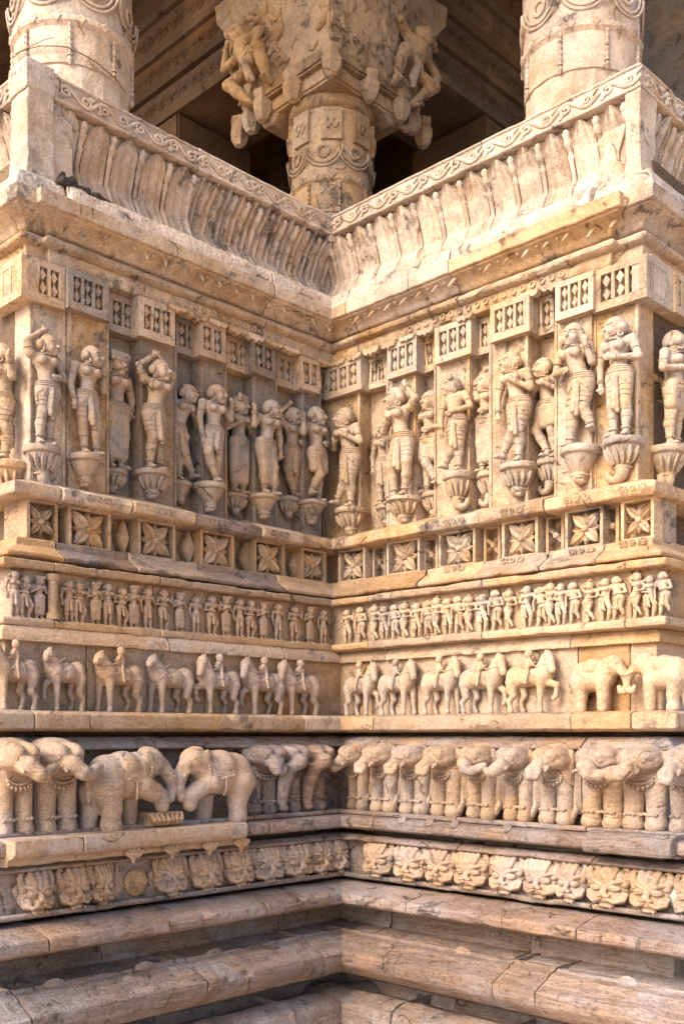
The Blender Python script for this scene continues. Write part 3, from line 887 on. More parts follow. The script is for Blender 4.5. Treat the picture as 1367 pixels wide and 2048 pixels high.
for (s, px, y0_, y1_, k, yb, P, label, kind) in STATUES:
    d = NB[k]
    u = UU(s, px, d + .065)
    dep = DEP(s, u, d + .065)
    z1 = (1470 - y1_) * dep / FOC
    H = (y1_ - y0_) * dep / FOC
    ch = (yb - y1_) * dep / FOC
    big = k > 0
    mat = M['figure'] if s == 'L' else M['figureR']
    statue(s, u, d, z1, H, P, label, kind, mat, ch=ch, cw=.30 if big else .25)
# statues on the outer return faces
def on_return_L(px, z, H, P, label, kind, ch):       # face y = const of the left wing
    d = 1.61 + .012
    q = (px - 683) / FOC
    # point (x, -d): solve lateral / depth
    x = (q * (5 - .7142 * d) + .051 + .6999 * d) / (.7144 + .6997 * q)
    statue('R', x, d, z, H, P, label, kind, M['buff'], ch=ch)
on_return_L(28, 1.03, .445, pose(CROSS_L, ((-.15, Y, .63), (-.12, Y - .02, .5)), ((.15, Y, .68), (.16, Y - .03, .82)), hip=.0, turn=-.3), 'sunlit statue with a bent leg round the left corner at the picture edge', 'lotus', .17)
def on_return_R(px, z, H, P, label, kind, ch):
    d = 1.64 + .012
    q = (px - 683) / FOC
    yy = -(-.051 + .7144 * d - q * (5 - .6997 * d)) / (.6999 - .7142 * q)
    statue('L', yy, d, z, H, P, label, kind, M['figureR'], ch=ch)
on_return_R(1322, 1.10, .44, pose(STAND, ((-.17, Y, .64), (-.02, Y - .085, .66)), ((.15, Y - .02, .66), (.04, Y - .08, .74)), hip=.01, turn=.75, skirt='short'), 'grey statue with folded arms turned right, just round the right corner', 'trunk', .16)
on_return_R(1378, 1.16, .42, pose(SWAY_L, aL_chest, aR_down, turn=-.2), 'statue cut by the right picture edge', 'cone', .16)
# ---------------------------------------------------------------- lattice panels above the statues
_cache = {}
def lattice(n, w, h, worn=0.):
    key = ('lat', n, round(w, 2), round(h, 2), worn)
    if key in _cache: return _cache[key]
    m = MB()
    t = .03
    fr = h * .2
    m.box((0, 0, 0), (w, .03, h))                                    # recessed ground
    m.box((0, -t, 0), (w, .0, fr)); m.box((0, -t, h - fr * .8), (w, .0, h))
    sw = w * .1
    cw = (w - 2 * sw) / n
    for i in range(n + 1):
        c = sw + i * cw
        b0, b1 = (0, sw + cw * .12) if i == 0 else ((w - sw - cw * .12, w) if i == n else (c - cw * .12, c + cw * .12))
        m.box((b0, -t, fr), (b1, .0, h - fr * .8))
    body = m.jitter(.0016 + worn, 30, int(w * 1000)).mesh('lattice_panel', sharp=30)
    p = MB()
    z0, z1 = fr, h - fr * .8
    zm = (z0 + z1) / 2; zz = (z1 - z0) / 4
    for zc_ in (z0 + zz, z1 - zz):
        p.prism([(0, zc_ - zz), (cw * .30, zc_), (0, zc_ + zz), (-cw * .30, zc_)], -t * .85, .0, .003)
    dia = p.jitter(.001 + worn * .7, 40, 3).mesh('lattice_diamond', sharp=30)
    _cache[key] = (body, dia, sw, cw)
    return _cache[key]
for s in 'LR':
    W = WALL[s]
    for i, (p0, p1, k) in enumerate(BAYS[s]):
        n = NLAT[k]
        u0, u1 = UU(s, p0, n), UU(s, p1, n)
        if i == 0 and s == 'L': u0 = TOUT['L'] - n
        if i == len(BAYS[s]) - 1 and s == 'R': u1 = TOUT['R'] + n
        if s == 'L' and i == len(BAYS[s]) - 1: u1 = .0
        if s == 'R' and i == 0: u0 = .0
        z0, z1 = zc(800, .03) + (.0 if k else .004), zc(737, .02)
        if k == 2: z0 += .006
        mat = [M['figure'], M['buff'], M['grey']][(i * 7 + (s == 'L')) % 3] if s == 'L' else [M['figureR'], M['buff']][i % 2]
        ns = 3 if (u1 - u0) > .15 else 2
        wn_ = .007 if (s == 'L' and p0 > 450) or (s == 'R' and p0 < 870 and k == 0) else (.003 if i % 3 == 0 else 0.)
        body, dia, sw, cw = lattice(ns, u1 - u0, z1 - z0, wn_)
        o = put('lattice_panel', body, mat, W, loc=(u0, -n + .03, z0))
        o.rotation_euler = (random.uniform(-.02, .02), random.uniform(-.008, .008), random.uniform(-.012, .012))
        for j in range(ns):
            put('lattice_diamond', dia, mat, o, loc=(sw + (j + .5) * cw, 0, 0))
        # solid body behind the panel
        bm_ = MB(); bm_.box((u0 + .001, -n + .036, z0 + .002), (u1 - .001, .2, z1 + .01))
        put('lattice_backing', bm_.mesh('lattice_backing'), mat, W)
# lattice round the outer corners
def corner_lattice(owner, side, u0, d, z0, z1, w, n, mat):
    body, dia, sw, cw = lattice(n, w, z1 - z0)
    t = .03
    loc = (u0, -d + t, z0)
    o = put('lattice_panel', body, mat, None)
    inv = Matrix.Rotation(-ROT[owner], 4, 'Z')
    o.parent = WALL[owner]
    o.matrix_local = inv @ (Matrix.Rotation(ROT[side], 4, 'Z') @ Matrix.Translation(loc))
    for j in range(n):
        put('lattice_diamond', dia, mat, o, loc=(sw + (j + .5) * cw, 0, 0))
zl0, zl1 = zc(800, .03), zc(737, .02)
corner_lattice('L', 'R', -.19, 1.61 + .052, zl0, zl1, .19 + .05, 3, M['buff'])
corner_lattice('L', 'R', -.45, 1.61 + .03, zl0, zl1, .19, 3, M['buff'])
corner_lattice('R', 'L', -.05, 1.64 + .052, zl0, zl1, .17, 3, M['figureR'])
corner_lattice('R', 'L', .16, 1.64 + .06, zl0, zl1, .16, 3, M['figureR'])

# ---------------------------------------------------------------- flower panels and lozenges
def petal(L, w, t=.01):
    m = MB()
    V = []; F = []
    n = 7
    for i in range(n):
        f = i / (n - 1)
        ww = w * (math.sin(math.pi * min(1, f * .93 + .05)) ** .8) * (1 - .25 * f)
        for sx, y in ((-1, 0.), (-.55, -t * .75), (0, -t * .35), (.55, -t * .75), (1, 0.)):
            V.append((sx * ww / 2, y - .008 * math.sin(f * 2.6), f * L))
    for i in range(n - 1):
        for j in range(4):
            F.append((i * 5 + j, i * 5 + j + 1, (i + 1) * 5 + j + 1, (i + 1) * 5 + j))
    m.add(V, F)
    return m.mesh('petal', sharp=30)
PET = petal(.069, .047, .014); PET2 = petal(.056, .032, .012)
def dome(r, h, n=10):
    m = MB(); m.lathe([(r, 0), (r * .95, h * .4), (r * .65, h * .85), (.001, h)][::1], n)
    me = m.mesh('flower_boss')
    me.transform(Matrix.Rotation(R(90), 4, 'X'))
    return me
BOSS = dome(.012, .014)
def frame_mesh(w, h, b, t):
    m = MB()
    m.box((-w / 2, -t, -h / 2), (w / 2, .01, -h / 2 + b)); m.box((-w / 2, -t, h / 2 - b), (w / 2, .01, h / 2))
    m.box((-w / 2, -t, -h / 2 + b), (-w / 2 + b, .01, h / 2 - b)); m.box((w / 2 - b, -t, -h / 2 + b), (w / 2, .01, h / 2 - b))
    m.box((-w / 2 + b, -t * .1, -h / 2 + b), (w / 2 - b, .012, h / 2 - b))
    return m.jitter(.0015, 30, 5).mesh('flower_panel', sharp=30)
def flower(W, side, px0, px1, d, mat, full=True, big=1.):
    u0, u1 = UU(side, px0, d), UU(side, px1, d)
    z0, z1 = zc(1170, .08), zc(1103, .08)
    w, h = u1 - u0, z1 - z0
    uc, zc_ = (u0 + u1) / 2, (z0 + z1) / 2
    o = put('flower_panel', frame_mesh(w, h, .013, .055), mat, W, loc=(uc, -d + .055, zc_))
    bk = MB(); bk.box((-w / 2 + .001, .008, -h / 2 + .001), (w / 2 - .001, .12, h / 2 - .001))
    put('panel_body', bk.mesh('panel_body'), mat, o)
    sx, sz = (w - .034) / .115, (h - .034) / .115
    for k in range(4):
        p = put('petal', PET, mat, o, loc=(0, -.028, 0), sc=(1, 1, 1))
        p.rotation_euler = (0, R(45 + 90 * k), 0)
        p.scale = (sx * random.uniform(.9, 1.08), 1.5, (sx + sz) / 2 * 1.05 * random.uniform(.92, 1.05)); p.rotation_euler.y += random.uniform(-.1, .1)
        if full:
            q = put('petal', PET2, mat, o, loc=(0, -.022, 0))
            q.rotation_euler = (0, R(90 * k), 0)
            q.scale = (sx, 1.3, (sx + sz) / 2)
    put('flower_boss', BOSS, mat, o, loc=(0, -.038, 0), sc=1.3)
    return o
def lozenge(W, side, px0, px1, d, mat):
    u0, u1 = UU(side, px0, d), UU(side, px1, d)
    z0, z1 = zc(1168, .08), zc(1106, .08)
    m = MB()
    w, h = (u1 - u0) * .8, z1 - z0
    m.prism([(0, -h / 2), (w / 2, 0), (0, h / 2), (-w / 2, 0)], -.03, .01, .012)
    put('lozenge', m.mesh('lozenge', sharp=20), mat, W, loc=((u0 + u1) / 2, -d, (z0 + z1) / 2))
WL, WR_ = WALL['L'], WALL['R']
for p0, p1 in ((54, 116), (137, 222), (276, 351), (401, 468), (508, 569), (603, 652)): flower(WL, 'L', p0, p1, .07, M['ochre'])
for p0, p1 in ((224, 258), (354, 388), (470, 503), (571, 600)): lozenge(WL, 'L', p0, p1, .0, M['ochre'])
for p0, p1 in ((676, 729), (772, 838), (876, 949), (1002, 1074), (1128, 1204), (1240, 1306)): flower(WR_, 'R', p0, p1, .075, M['buff'])
for p0, p1 in ((744, 770), (846, 874), (966, 999), (1090, 1126), (1208, 1236)): flower(WR_, 'R', p0, p1, .035, M['ochre'], False)

# ---------------------------------------------------------------- incised hooks of the cornice, curls on shelf edges
def hook(r, t):
    m = MB()
    pts = [(r * math.cos(a_), 0, r * math.sin(a_)) for a_ in np.linspace(R(200), R(-30), 11)]
    pts += [(r * .8, 0, -r * 1.2), (r * .55, 0, -r * 2.0)]
    m.tube(pts, [t * .6] + [t] * 10 + [t * .8, t * .4], 5)
    return m.mesh('hook_ornament')
HOOK = hook(.024, .0062)
for s in 'LR':
    W = WALL[s]
    rng = np.linspace(.07, 1.55, 17)
    for i, t in enumerate(rng):
        if random.random() < .12: continue
        u = t * (1 if s == 'R' else -1)
        o = put('hook_ornament', HOOK, M['buff'], W, loc=(u, -.073 - (.03 if t < 1.38 else 0), zc(664, .06) - .002))
        o.rotation_euler = (R(-38), 0, 0)
        o.scale = (random.uniform(1.0, 1.35), 1, random.uniform(.8, 1.1))
def curls():
    m = MB()
    r = .011
    for cx_, a0_, a1_ in ((-.042, 60, 330), (-.018, 110, 250), (.018, 70, -70), (.042, 120, -150)):
        m.tube([(cx_ + r * math.cos(R(a_)), 0, r * math.sin(R(a_))) for a_ in np.linspace(a0_, a1_, 9)], .0032, 5)
    m.tube([(0.009 * math.cos(R(a_)), 0, .009 * math.sin(R(a_))) for a_ in np.linspace(0, 360, 10)], .0032, 5, cap=False)
    return m.mesh('curl_ornament')
CURL = curls()
for s, pxs in (('L', (200, 330, 445, 560)), ('R', (905, 1020, 1150, 1262))):
    for p in pxs:
        put('curl_ornament', CURL, M['mauve'] if s == 'L' else M['ochre'], WALL[s], loc=(UU(s, p, .135), -.135, zc(1089, .118)))['kind'] = 'stuff'
for p in (905, 1022, 1160, 1262):
    put('curl_ornament', CURL, M['ochre'], WALL['R'], loc=(UU('R', p, .11), -.108, zc(1172, .1)))['kind'] = 'stuff'
# rings of the band under the cornice
m = MB(); ring(m, (0, 0, 0), (0, 1, 0), .012, .0035, 10, 5); RNG = m.mesh('ring_ornament')
for s, t0, t1 in (('L', .45, 1.0), ('R', .55, 1.35)):
    for t in np.arange(t0, t1, .046):
        put('ring_ornament', RNG, M['buff'], WALL[s], loc=(t * (1 if s == 'R' else -1), -.053, zc(722, .02)))
# broken scallops hanging from the band
def scallop():
    m = MB()
    pts = [(-.05, .0), (-.042, -.01), (-.028, -.014), (-.015, -.008), (0, -.022), (.015, -.008), (.028, -.014), (.042, -.01), (.05, .0), (.05, .012), (-.05, .012)]
    m.prism(pts, -.012, .02, .003)
    return m.mesh('scallop', sharp=30)
SC = scallop()
for s in 'LR':
    for i, t in enumerate(np.arange(.1, 1.6, .108)):
        if random.random() < .25: continue
        o = put('scallop', SC, M['buff'], WALL[s], loc=(t * (1 if s == 'R' else -1), -.04 - (.012 if t < 1.38 else -.018), zc(738, .02)))
        o.scale = (random.uniform(.85, 1.0), 1, random.uniform(.7, 1.2))

# ---------------------------------------------------------------- bracketed plinth slab under the fighting elephants
WL = WALL['L']
u0, u1 = UL(25, .5), UL(492, .5)
a_ = .03
for (ua, ub) in ((u0, UL(165, .5)), (UL(165, .5), u1)):
    put('plinth_slab', block_mesh('plinth_slab', ua + .001, ub - .001, [(.3, zc(1672, .4)), (.425 + a_, zc(1671, .45)), (.43 + a_, zc(1662, .45)), (.478 + a_, zc(1657, .48)), (.485 + a_, zc(1650, .48)), (.48 + a_, zc(1630, .48)), (.3, zc(1628, .45))], .2, chip=.014), M['tan'], WL)
def palmette():
    m = MB()
    for k in range(5):
        an = R(-60 + 30 * k)
        m.tube([(0, 0, -.012), (math.sin(an) * .018, -.006, -.004 + math.cos(an) * .006), (math.sin(an) * .036, -.004, math.cos(an) * .02 - .002)], [.008, .011, .007], 6)
    m.tube([(0, 0, .0), (0, -.002, -.03)], [.012, .004], 6)
    return m.mesh('pendant_leaf')
PAL = palmette()
for p in (268, 345, 420, 483):
    put('pendant_leaf', PAL, M['ochre'], WL, loc=(UL(p, .48), -.475, zc(1668, .47)), sc=1.15)
# lotus pedestal between the fighters
m = MB(); m.box((-.075, -.0, 0), (.075, .12, .05)); 
for k in range(7):
    x = -.06 + .02 * k
    m.tube([(x * .6, -.005, .004), (x, -.014, .022), (x * 1.15, -.004, .045)], [.006, .012, .005], 6)
put('lotus_pedestal', m.jitter(.002, 30, 4).mesh('lotus_pedestal', sharp=35), M['ochre'], WL, loc=(UL(340, .46), -.435, zc(1628, .48)))
# projecting plinth slab on the right wall
put('plinth_slab', block_mesh('plinth_slab', UR(1160, .45), UR(1338, .45), [(.3, zc(1660, .4)), (.44, zc(1659, .45)), (.45, zc(1652, .45)), (.445, zc(1633, .45)), (.41, zc(1624, .45)), (.3, zc(1623, .4))], .2, chip=.02, rough=.005), M['mauve'], WALL['R'])
# frieze pilaster
m = MB(); m.lathe([(.026, 0), (.026, .02), (.018, .03), (.02, .09), (.018, .14), (.027, .15), (.028, .165)], 14)
put('frieze_pilaster', m.mesh('frieze_pilaster'), M['ochre'], WALL['L'], loc=(UL(110, .19), -.175, zc(1288, .2)))

# half-round buds on the ledge above the torus
m = MB(); m.lathe([(.026, 0), (.024, .012), (.014, .02), (.001, .023)], 14); BUD = m.jitter(.002, 40, 2).mesh('half_round_bud'); BUD.transform(Matrix.Rotation(R(90), 4, 'X'))
for s, pxs in (('L', (110, 290, 430)), ('R', (905, 1235))):
    a = .03 if s == 'L' else -.03
    for px in pxs:
        o = put('half_round_bud', BUD, M['mauve'], WALL[s], loc=(UU(s, px, .5), -.466 - a, zc(1861, .475)))
        o.rotation_euler = (R(-15), 0, 0); o.scale = (1.5, .6, .9)
for s, pxs in (('R', (800, 855, 905, 1010)),):
    for px in pxs:
        o = put('half_round_bud', BUD, M['mauve'], WALL[s], loc=(UU(s, px, .4), -.385, zc(1631, .4)), sc=.8); o.rotation_euler = (R(-35), 0, 0)
# ---------------------------------------------------------------- frieze of small figures
ORD = ['first', 'second', 'third', 'fourth', 'fifth', 'sixth', 'seventh', 'eighth', 'ninth', 'tenth', 'eleventh', 'twelfth', 'thirteenth', 'fourteenth', 'fifteenth', 'sixteenth', 'seventeenth', 'eighteenth', 'nineteenth', 'twentieth', 'twenty-first', 'twenty-second', 'twenty-third', 'twenty-fourth', 'twenty-fifth', 'twenty-sixth', 'twenty-seventh']
SMALL = [
 (pose(STAND, aL_down, aR_chest, turn=.2), 'hand on chest'),
 (pose(CROSS_L, aL_raise, aR_belly, hip=.02, turn=-.3), 'legs crossed, arm raised'),
 (pose(APART, aL_belly, aR_raise, hip=-.02, turn=.3), 'knees bent, arm raised'),
 (pose(SWAY_R, aL_chest, aR_down, skirt='short', turn=.4), 'a short skirt'),
 (pose(CROSS_R, aL_over, aR_belly, hip=-.03, turn=.2), 'arm over head'),
 (pose(STAND, aL_chest, aR_chest, skirt='long', hair='turban', turn=-.2), 'long skirt, joined hands'),
 (pose(CROSS_B, aL_raise, aR_raise, hip=.01, turn=.3), 'both hands raised'),
 (pose(BACK_R, aL_down, aR_belly, hip=.03, turn=-.4, fem=False), 'one foot lifted'),
]
_sm = {}
def small_fig(i, H):
    if i not in _sm: _sm[i] = person_meshes(SMALL[i][0], H, H / 62, False, i * 13)
    return _sm[i]
HF = zc(1216, .19) - zc(1288, .19)
zf = zc(1289, .2) + .001
FR = {'L': [30, 53, 80, 140, 160, 192, 217, 246, 268, 297, 329, 360, 393, 425, 452, 480, 502, 527, 557, 590, 620, 647],
      'R': [693, 718, 748, 767, 786, 808, 832, 852, 872, 893, 913, 937, 963, 988, 1017, 1052, 1078, 1100, 1120, 1143, 1177, 1208, 1230, 1272, 1298, 1322]}
for s in 'LR':
    lst = FR[s][::-1] if s == 'L' else FR[s]
    n_ = 0
    for i, px in enumerate(lst):
        d = .148
        u = UU(s, px, d + .025)
        k = (i * 5 + (i // 3) + (2 if s == 'R' else 0)) % 8
        r = small_fig(k, HF)
        t = empty('frieze_figure', f'{ORD[i]} small figure from the corner, {"left" if s == "L" else "right"} dancer frieze, {SMALL[k][1]}', 'relief figure', 'small figures of the dancer friezes', side=s, u=u, d=d, z=zf, sc=(1.22 * random.uniform(.92, 1.06), 1.35, random.uniform(.90, 1.0)))
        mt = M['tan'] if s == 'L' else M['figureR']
        put('body', r['body'], mt, t); put('hair', r['hair'], mt, t); put({'long': 'skirt', 'short': 'kilt'}.get(SMALL[k][0].get('skirt', 'sash'), 'sash'), r['cloth'], mt, t)

# ---------------------------------------------------------------- horses
def horse_meshes(L, H, var=0, camel=False, seed=0):
    """faces -x; origin under the body at the wall plane"""
    c = Carve()
    A = lambda x, y, z: V3(x * L, y * H, z * H)
    K = .035 * H
    def cone(a, b, ra, rb, k=K): c.cone(A(*a), A(*b), ra * H, rb * H, k)
    y = -.16
    c.ell(A(.06, y, .60), V3(.30 * L, .17 * H, .165 * H), K); c.ell(A(.27, y, .61), V3(.155 * L, .18 * H, .19 * H), K)
    c.ell(A(-.17, y, .60), V3(.135 * L, .17 * H, .20 * H), K)
    nz = .98 if not camel else .92
    hx = -.33 if var != 2 else -.30
    mz = nz - .27 if not camel else nz - .10
    cone((-.2, y, .66), (hx + .03, y - .02, nz - .08), .19, .125, K); cone((hx + .03, y - .02, nz - .08), (hx, y - .04, nz - .05), .125, .105)
    cone((hx - .01, y - .06, nz - .05), (hx - .10, y - .12, mz), .10, .062, K * .5)
    c.ell(A(hx - .10, y - .12, mz), V3(.052 * L, .07 * H, .06 * H), K * .5)
    c.ell(A(hx - .03, y - .16, nz - .07), V3(.014 * L, .02 * H, .018 * H), .006 * H)
    for sy in (-.04, .04): cone((hx + .03, y + sy - .02, nz + .03), (hx + .045, y + sy - .02, nz + .09), .03, .014, .01)
    for q_ in range(5): cone((hx + .05 + .035 * q_, y - .03, nz - .0 - .05 * q_), (hx + .09 + .035 * q_, y - .02, nz - .06 - .05 * q_), .04, .035, K * .3)       # mane
    # legs
    yf, yb = y - .09, y + .08
    def leg(p, rs):
        for i in range(len(p) - 1): c.cone(A(*p[i]), A(*p[i + 1]), rs[i] * H, rs[i + 1] * H, .03 * H)
    leg([(-.19, yf, .5), (-.19, yf, .27), (-.185, yf, .06), (-.20, yf - .02, .025)], [.085, .052, .042, .055])
    if var == 1:
        leg([(-.22, yb, .5), (-.35, yb - .03, .40), (-.37, yb - .03, .22), (-.34, yb - .03, .17)], [.075, .05, .04, .042])
    elif var == 2:
        leg([(-.24, yb - .1, .52), (-.42, yb - .08, .46), (-.40, yb - .08, .28), (-.36, yb - .08, .24)], [.075, .052, .04, .045])
    else:
        leg([(-.26, yb, .5), (-.28, yb, .27), (-.30, yb, .06), (-.31, yb - .02, .025)], [.075, .05, .04, .05])
    leg([(.30, yf, .52), (.27, yf, .30), (.345, yf, .20), (.325, yf, .06), (.305, yf - .02, .025)], [.115, .06, .05, .042, .055])
    leg([(.22, yb, .5), (.17, yb, .30), (.24, yb, .20), (.21, yb, .06), (.19, yb, .025)], [.10, .055, .045, .04, .05])
    c.chain([A(.41, y + .03, .70), A(.455, y + .05, .55), A(.445, y + .06, .33)], [.035 * H, .045 * H, .02 * H], .02 * H)
    r = {'body': carve_mesh('body', c, H / 62, ymax=.02, rough=.0016, seed=seed)}
    q = Carve()
    q.ell(A(.05, y, .62), V3(.14 * L, .185 * H, .155 * H), .01); q.box(A(.05, y, .60), V3(.115 * L, .2 * H, .12 * H), .01, .02)
    r['saddle_cloth'] = carve_mesh('saddle_cloth', q, H / 62, ymax=.01, rough=.001, seed=seed + 1)
    m = MB()
    m.tube([A(-.27, y - .10, .80), A(-.22, y - .17, .70), A(-.12, y - .18, .62), A(-.08, y - .185, .66)], .014 * H, 6)
    r['breast_strap'] = m.mesh('breast_strap')
    m = MB()
    m.tube([A(hx - .08, y - .15, nz - .16 if not camel else nz - .08), A(hx + .0, y - .15, nz - .16), A(-.16, y - .17, .78), A(-.04, y - .12, .84)], .012 * H, 6)
    r['rein'] = m.mesh('rein')
    p = Carve()
    bx = .05
    p.ell(A(bx, y, .86), V3(.085 * H, .075 * H, .10 * H), .02 * H); p.ell(A(bx - .005, y - .03, 1.01), V3(.068 * H, .068 * H, .075 * H), .01 * H)
    p.cone(A(bx, y - .06, .80), A(bx - .06, y - .17, .70), .04 * H, .03 * H, .02 * H); p.cone(A(bx - .06, y - .17, .70), A(bx - .05, y - .2, .52), .03 * H, .022 * H, .01 * H)
    p.cone(A(bx - .03, y - .05, .92), A(bx - .09, y - .08, .84), .022 * H, .018 * H, .01 * H); p.cone(A(bx - .09, y - .08, .84), A(bx - .14, y - .1, .86), .018 * H, .016 * H, .01 * H)
    p.ell(A(bx, y + .0, 1.05), V3(.055 * H, .05 * H, .03 * H), .01 * H)
    r['rider'] = carve_mesh('rider', p, H / 62, ymax=.01, rough=.001, seed=seed + 2)
    return r
HH = zc(1333, .2) - zc(1431, .2)
HV = {k: horse_meshes(.285, HH, k % 3, k > 2, k * 9) for k in range(5)}
zh = zc(1431.5, .3) + .001
def horse(s, pxa, pxb, k, label, rider=True, hs=1.0):
    a = .03 if s == 'L' else -.03
    d = .165 + a
    ua, ub = UU(s, pxa, d + .05), UU(s, pxb, d + .05)
    Lw = ub - ua
    sx = Lw / .27 * (1 if s == 'L' else -1)
    t = empty('horse', label, 'horse', 'carved horses of the horse frieze', side=s, u=(ua + ub) / 2, d=d, z=zh, sc=(sx, 1., hs))
    mt = M['tan'] if s == 'L' else M['figureR']
    for n_ in ('body', 'saddle_cloth', 'breast_strap', 'rein') + (('rider',) if rider else ()):
        o = put(n_, HV[k][n_], mt, t)
        if n_ == 'rider': o.scale = (1.1, 1.1, 1.06); o.location.z = -.06 * HH; o.location.x = -.005
for i, (a0, a1, k, rd, lb) in enumerate([
    (-28, 84, 1, True, 'carved horse cut by the left picture edge, rider on its back'),
    (84, 176, 4, False, 'riderless carved horse with broken muzzle and crossed straps, second from the left'),
    (184, 292, 3, True, 'carved horse with lifted muzzle and patterned saddle cloth, third from the left'),
    (290, 392, 3, False, 'carved long-necked horse with damaged saddle, middle of the left frieze'),
    (388, 484, 2, True, 'carved horse pawing the air, fifth from the left picture edge'),
    (478, 572, 1, True, 'carved horse with bowed head, second from the corner on the left'),
    (553, 642, 0, True, 'carved horse nearest the inner corner on the left wall')]):
    horse('L', a0, a1, k, lb, rd)
for i, (a0, a1, k, lb) in enumerate([
    (684, 756, 1, 'carved horse nearest the inner corner on the right wall'),
    (752, 834, 0, 'second carved horse from the inner corner, right wall, rider behind its mane'),
    (838, 922, 0, 'third carved horse from the inner corner, right wall'),
    (912, 1014, 1, 'carved horse with a broad saddle cloth left of the pawing one, right wall'),
    (1004, 1116, 2, 'carved horse pawing the air beside the small elephant')]):
    horse('R', a0, a1, k, lb)

# ---------------------------------------------------------------- elephants
def elephant_side(L, H, seed=0, up=True):
    """profile elephant facing +x"""
    c = Carve()
    A = lambda x, y, z: V3(x * L, y * H, z * H)
    K = .035 * H
    y = -.2
    c.ell(A(-.10, y, .62), V3(.33 * L, .24 * H, .28 * H), K); c.ell(A(-.26, y, .58), V3(.19 * L, .24 * H, .30 * H), K); c.ell(A(.08, y, .64), V3(.18 * L, .22 * H, .27 * H), K)
    c.ell(A(.26, y - .02, .78), V3(.13 * L, .18 * H, .18 * H), K); c.ell(A(.22, y, .90), V3(.09 * L, .12 * H, .08 * H), K * .7)
    c.ell(A(.18, y - .15, .78), V3(.075 * L, .05 * H, .16 * H), .02 * H, ang=.25)       # ear
    c.chain([A(.36, y - .06, .74), A(.45, y - .08, .60), A(.475, y - .09, .45), A(.44, y - .1, .34), A(.38, y - .1, .33), A(.36, y - .1, .40)], [.10 * H, .085 * H, .07 * H, .058 * H, .05 * H, .045 * H], .03 * H)
    c.cone(A(.37, y - .14, .66), A(.46, y - .2, .60), .028 * H, .016 * H, .01 * H)
    def leg(p, rs):
        for i in range(len(p) - 1): c.cone(A(*p[i]), A(*p[i + 1]), rs[i] * H, rs[i + 1] * H, .04 * H)
    yf, yb = y - .10, y + .10
    leg([(-.28, yf, .5), (-.24, yf, .25), (-.25, yf, .05)], [.2, .12, .11]); leg([(-.25, yf, .05), (-.235, yf - .02, .035)], [.115, .115])
    leg([(-.38, yb, .45), (-.36, yb, .25), (-.40, yb, .05)], [.14, .11, .10])
    if up: leg([(.10, yf, .5), (.24, yf, .42), (.33, yf, .36), (.345, yf, .24)], [.16, .12, .095, .09])
    else: leg([(.10, yf, .5), (.11, yf, .25), (.10, yf, .05)], [.16, .115, .11])
    leg([(.05, yb, .45), (.06, yb, .05)], [.13, .1])
    c.chain([A(-.43, y, .72), A(-.46, y - .02, .55), A(-.45, y - .02, .34)], [.035 * H, .03 * H, .025 * H], .02 * H)
    c.ell(A(.33, y - .17, .82), V3(.016 * L, .02 * H, .02 * H), .008 * H)
    r = {'body': carve_mesh('body', c, H / 62, ymax=.02, rough=.002, seed=seed)}
    q = Carve(); q.ell(A(-.07, y, .70), V3(.20 * L, .25 * H, .225 * H), .01); q.box(A(-.07, y - .5, .45), V3(.4 * L, 1. * H, .19 * H), .02, .01, sub=True)
    r['blanket'] = carve_mesh('blanket', q, H / 62, ymax=.01, rough=.0015, seed=seed + 1)
    m = MB(); m.tube([A(.14, y - .20, .50), A(.0, y - .235, .57), A(-.12, y - .245, .60)], .018 * H, 6)
    m.tube([A(-.02, y - .24, .58), A(-.02, y - .235, .44), A(-.01, y - .2, .34)], .016 * H, 6)
    r['girth_rope'] = m.mesh('girth_rope')
    m = MB()
    for k in range(9):
        f = k / 8
        p = A(.17 - .05 * f, y - .21 - .0 * f, .72 - .26 * f)
        m.lathe([(.001, .02 * H), (.017 * H, .008 * H), (.017 * H, -.008 * H), (.001, -.02 * H)], 6, (0, 0)) if False else m.tube([p + V3(0, 0, .018 * H), p, p - V3(0, 0, .018 * H)], [.006 * H, .02 * H, .006 * H], 6)
    r['bead_collar'] = m.mesh('bead_collar')
    return r
